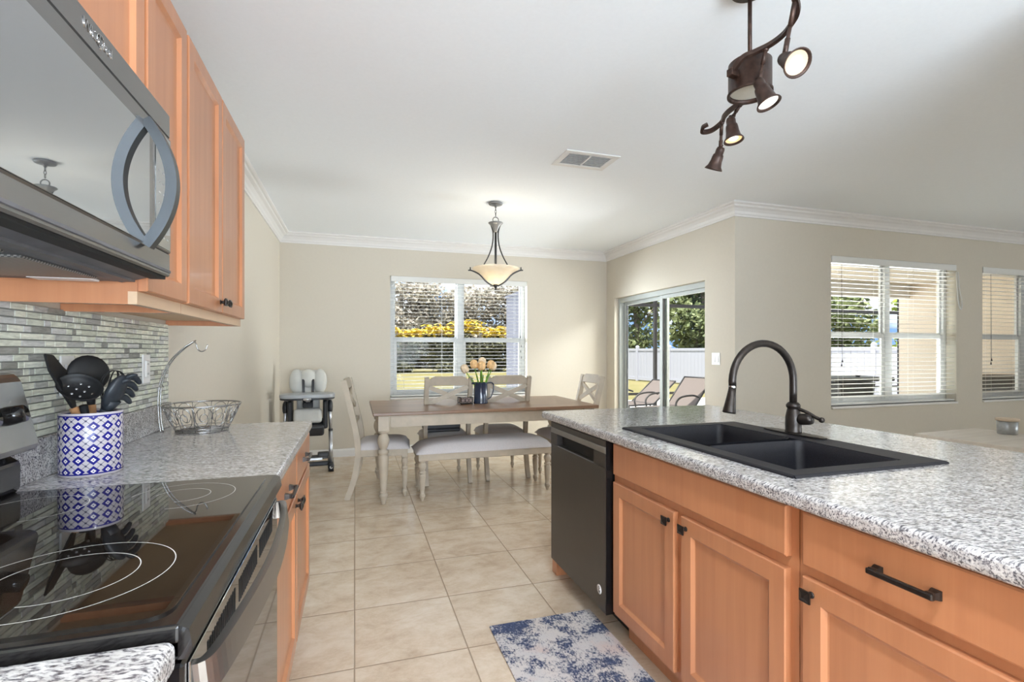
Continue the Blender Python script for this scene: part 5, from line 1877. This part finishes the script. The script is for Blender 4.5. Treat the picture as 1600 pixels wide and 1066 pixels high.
# ------------------------------------------------------------------ track light
tl = thing('track_light', 'rustic brown ceiling track light with four spot heads above the island', 'lamp', (1.39, 1.495, 0))
MB().cyl((0, 0, 2.58), (0, 0, ZC), 0.065, seg=28).build('ceiling_plate', M['rust'], tl)
MB().cyl((0, 0, 2.31), (0, 0, 2.58), 0.0075, seg=12).build('rod', M['rust'], tl)
dm_ = MB().lathe([(0, 2.318), (0.066, 2.318), (0.074, 2.312), (0.074, 2.208), (0.078, 2.204), (0.078, 2.197), (0.070, 2.197), (0.069, 2.212), (0.069, 2.30), (0, 2.30)], 36).build('drum', M['rust'], tl)
MB().lathe([(0, 2.212), (0.0685, 2.212)], 36).build('drum_diffuser', plain('pale_drum_lining', (0.62, 0.60, 0.52), 0.7), dm_)
bx_ = MB().box((0, 0, 2.255), (0.215, 0.026, 0.026), (0, 0, 0.15), 0.002).build('cross_bar', M['rust'], tl)


def local(p):
    return (p[0] - 1.39, p[1] - 1.495, p[2])


near = [(1.487, 1.515, 2.262), (1.455, 1.440, 2.290), (1.400, 1.380, 2.305), (1.345, 1.320, 2.305), (1.312, 1.265, 2.305), (1.300, 1.215, 2.310), (1.285, 1.190, 2.335), (1.280, 1.200, 2.350)]
near = [(1.295, 1.480, 2.255), (1.310, 1.445, 2.290), (1.345, 1.420, 2.305), (1.362, 1.375, 2.306), (1.362, 1.320, 2.306), (1.345, 1.270, 2.308), (1.325, 1.225, 2.315), (1.290, 1.200, 2.335)]
far = [(1.487, 1.510, 2.250), (1.500, 1.560, 2.235), (1.480, 1.630, 2.235), (1.455, 1.690, 2.235), (1.445, 1.750, 2.232), (1.470, 1.810, 2.225), (1.520, 1.830, 2.222), (1.548, 1.800, 2.228), (1.535, 1.775, 2.235)]
far = [(1.487, 1.510, 2.235), (1.452, 1.575, 2.225), (1.440, 1.640, 2.222), (1.452, 1.700, 2.220), (1.475, 1.745, 2.215), (1.470, 1.800, 2.205), (1.440, 1.820, 2.203), (1.425, 1.800, 2.212), (1.438, 1.785, 2.220)]
MB().tube(smooth_path([local(p) for p in near], 6), 0.01, flat=(0.0065, 0.0085)).build('curved_arm', M['rust'], tl)
MB().tube(smooth_path([local(p) for p in far], 6), 0.01, flat=(0.0065, 0.0085)).build('curved_arm', M['rust'], tl)


def spot(top, back, mouth, bulb, r=0.040, energy=0):
    top, back, mouth = Vector(local(top)), Vector(local(back)), Vector(local(mouth))
    d = (mouth - back)
    L = d.length
    d.normalize()
    st_ = MB()
    side = back + (mouth - back) * 0.12
    st_.cyl(top, top + (side - top) * 0.45, 0.0075, seg=10).cyl(top + (side - top) * 0.40, side, 0.0060, seg=10).cyl(side - (side - top) * 0.35, side, 0.0082, seg=10)
    st_.ball(tuple(top), 0.011, (1, 1, 1), 2)
    hd_ = st_.build('stem', M['rust'], tl)
    mt = Matrix.Translation(back) @ d.to_track_quat('Z', 'Y').to_matrix().to_4x4()
    k = r / 0.04
    lh = MB().lathe([(0, -0.010), (0.006, -0.008), (0.005, 0.0), (0.016 * k, 0.003), (0.019 * k, 0.012), (0.019 * k, 0.030), (0.023 * k, 0.034), (0.025 * k, 0.044), (0.026 * k, 0.060), (0.031 * k, L - 0.016), (0.040 * k, L - 0.004), (0.041 * k, L), (0.037 * k, L), (0.029 * k, L - 0.014), (0.024 * k, 0.05), (0, 0.045)], 28, mat=mt)
    lh = lh.build('lamp_head', M['rust'], tl)
    if bulb:
        MB().lathe([(0.019 * k, L - 0.010), (0.0335 * k, L - 0.007)], 24, mat=mt).build('reflector', M[bulb], lh)
        MB().lathe([(0, L - 0.003), (0.012 * k, L - 0.004), (0.020 * k, L - 0.0095)], 24, mat=mt).build('bulb', M['bulb_core'], lh)
    else:
        MB().lathe([(0, L - 0.012), (0.0305 * k, L - 0.012)], 24, mat=mt).build('bulb', M['steel_grey'], lh)
    if energy:
        wp = Vector((1.39, 1.495, 0)) + mouth + d * 0.01
        lamp('spot_bulb', 'SPOT', wp, d.to_track_quat('-Z', 'Y').to_euler(), energy, (1, 0.86, 0.66), spot_size=1.7, spot_blend=0.6, shadow_soft_size=0.03)


spot((1.293, 1.205, 2.335), (1.300, 1.262, 2.185), (1.286, 1.190, 2.128), 'bulb_hot', 0.042, 1.2)
spot((1.362, 1.392, 2.300), (1.352, 1.418, 2.205), (1.370, 1.385, 2.108), 'bulb_cool', 0.040, 1.0)
spot((1.448, 1.610, 2.222), (1.422, 1.632, 2.178), (1.424, 1.615, 2.080), 'bulb_warm', 0.037, 0.8)
spot((1.470, 1.738, 2.210), (1.500, 1.775, 2.128), (1.490, 1.815, 2.042), None, 0.037, 0)

# ------------------------------------------------------------------ ceiling vent
cv = thing('ceiling_vent', 'white louvred air vent in the ceiling', 'vent', (1.562, 3.23, ZC))
f = MB().span((-0.205, -0.14, -0.008), (0.205, -0.095, 0), 0.003).span((-0.205, 0.095, -0.008), (0.205, 0.14, 0), 0.003).span((-0.205, -0.095, -0.008), (-0.160, 0.095, 0), 0.003).span((0.160, -0.095, -0.008), (0.205, 0.095, 0), 0.003).span((-0.006, -0.095, -0.010), (0.006, 0.095, -0.001), 0.001)
f.build('frame', M['trim'], cv)
MB().span((-0.16, -0.095, -0.0012), (0.16, 0.095, -0.0002)).build('backing', plain('vent_shadow_grey', (0.34, 0.34, 0.34), 0.8), cv)
for i in range(9):
    sl_ = MB()
    for xa, xb in ((-0.158, -0.008), (0.008, 0.158)):
        sl_.box(((xa + xb) / 2, -0.085 + i * 0.0212, -0.005), (xb - xa, 0.013, 0.0012), (0.6, 0, 0))
    sl_.build('slat', M['trim'], cv)

# light switch
sw = thing('light_switch', 'white double light switch on the wall beside the sliding door', 'light switch', (XD, 4.035, 1.176))
MB().box((-0.003, 0, 0), (0.006, 0.115, 0.118), None, 0.002).build('cover_plate', M['white_plastic'], sw)
for s in (-1, 1):
    MB().box((-0.008, s * 0.024, 0), (0.006, 0.034, 0.068), (0, 0.06, 0), 0.002).build('rocker', M['white_plastic'], sw)

# rug
tag(MB().span((0.578, 0.75, 0.0005), (1.078, 2.184, 0.0085), 0.003, 2).build('rug', M['rug']), 'distressed blue and off-white runner rug in front of the sink cabinets', 'rug')

# side table with candle
ct_ = thing('side_table', 'pale weathered wood table beyond the island at the right edge', 'table', (3.80, 1.70, 0), 0.05)
MB().span((-0.32, -0.65, 0.675), (0.32, 0.62, 0.72), 0.006, 2).build('tabletop', M['grey_wood'], ct_)
for s in (-1, 1):
    for q in (-0.58, 0.55):
        MB().box((s * 0.26, q, 0.3375), (0.06, 0.06, 0.675), None, 0.004).build('leg', M['grey_wood'], ct_)
MB().span((-0.25, -0.55, 0.60), (0.25, 0.52, 0.675)).build('apron', M['grey_wood'], ct_)
cd = thing('candle_tin', 'small grey tin candle with wooden lid on the pale table', 'candle', (3.985, 2.10, 0.7205))
MB().lathe([(0, 0), (0.046, 0), (0.049, 0.004), (0.052, 0.085), (0.050, 0.085), (0.047, 0.01), (0, 0.01)], 28).build('tin', M['tin'], cd)
MB().lathe([(0, 0.083), (0.050, 0.083), (0.057, 0.086), (0.058, 0.098), (0.055, 0.101), (0, 0.101)], 28).build('lid', M['cork'], cd)
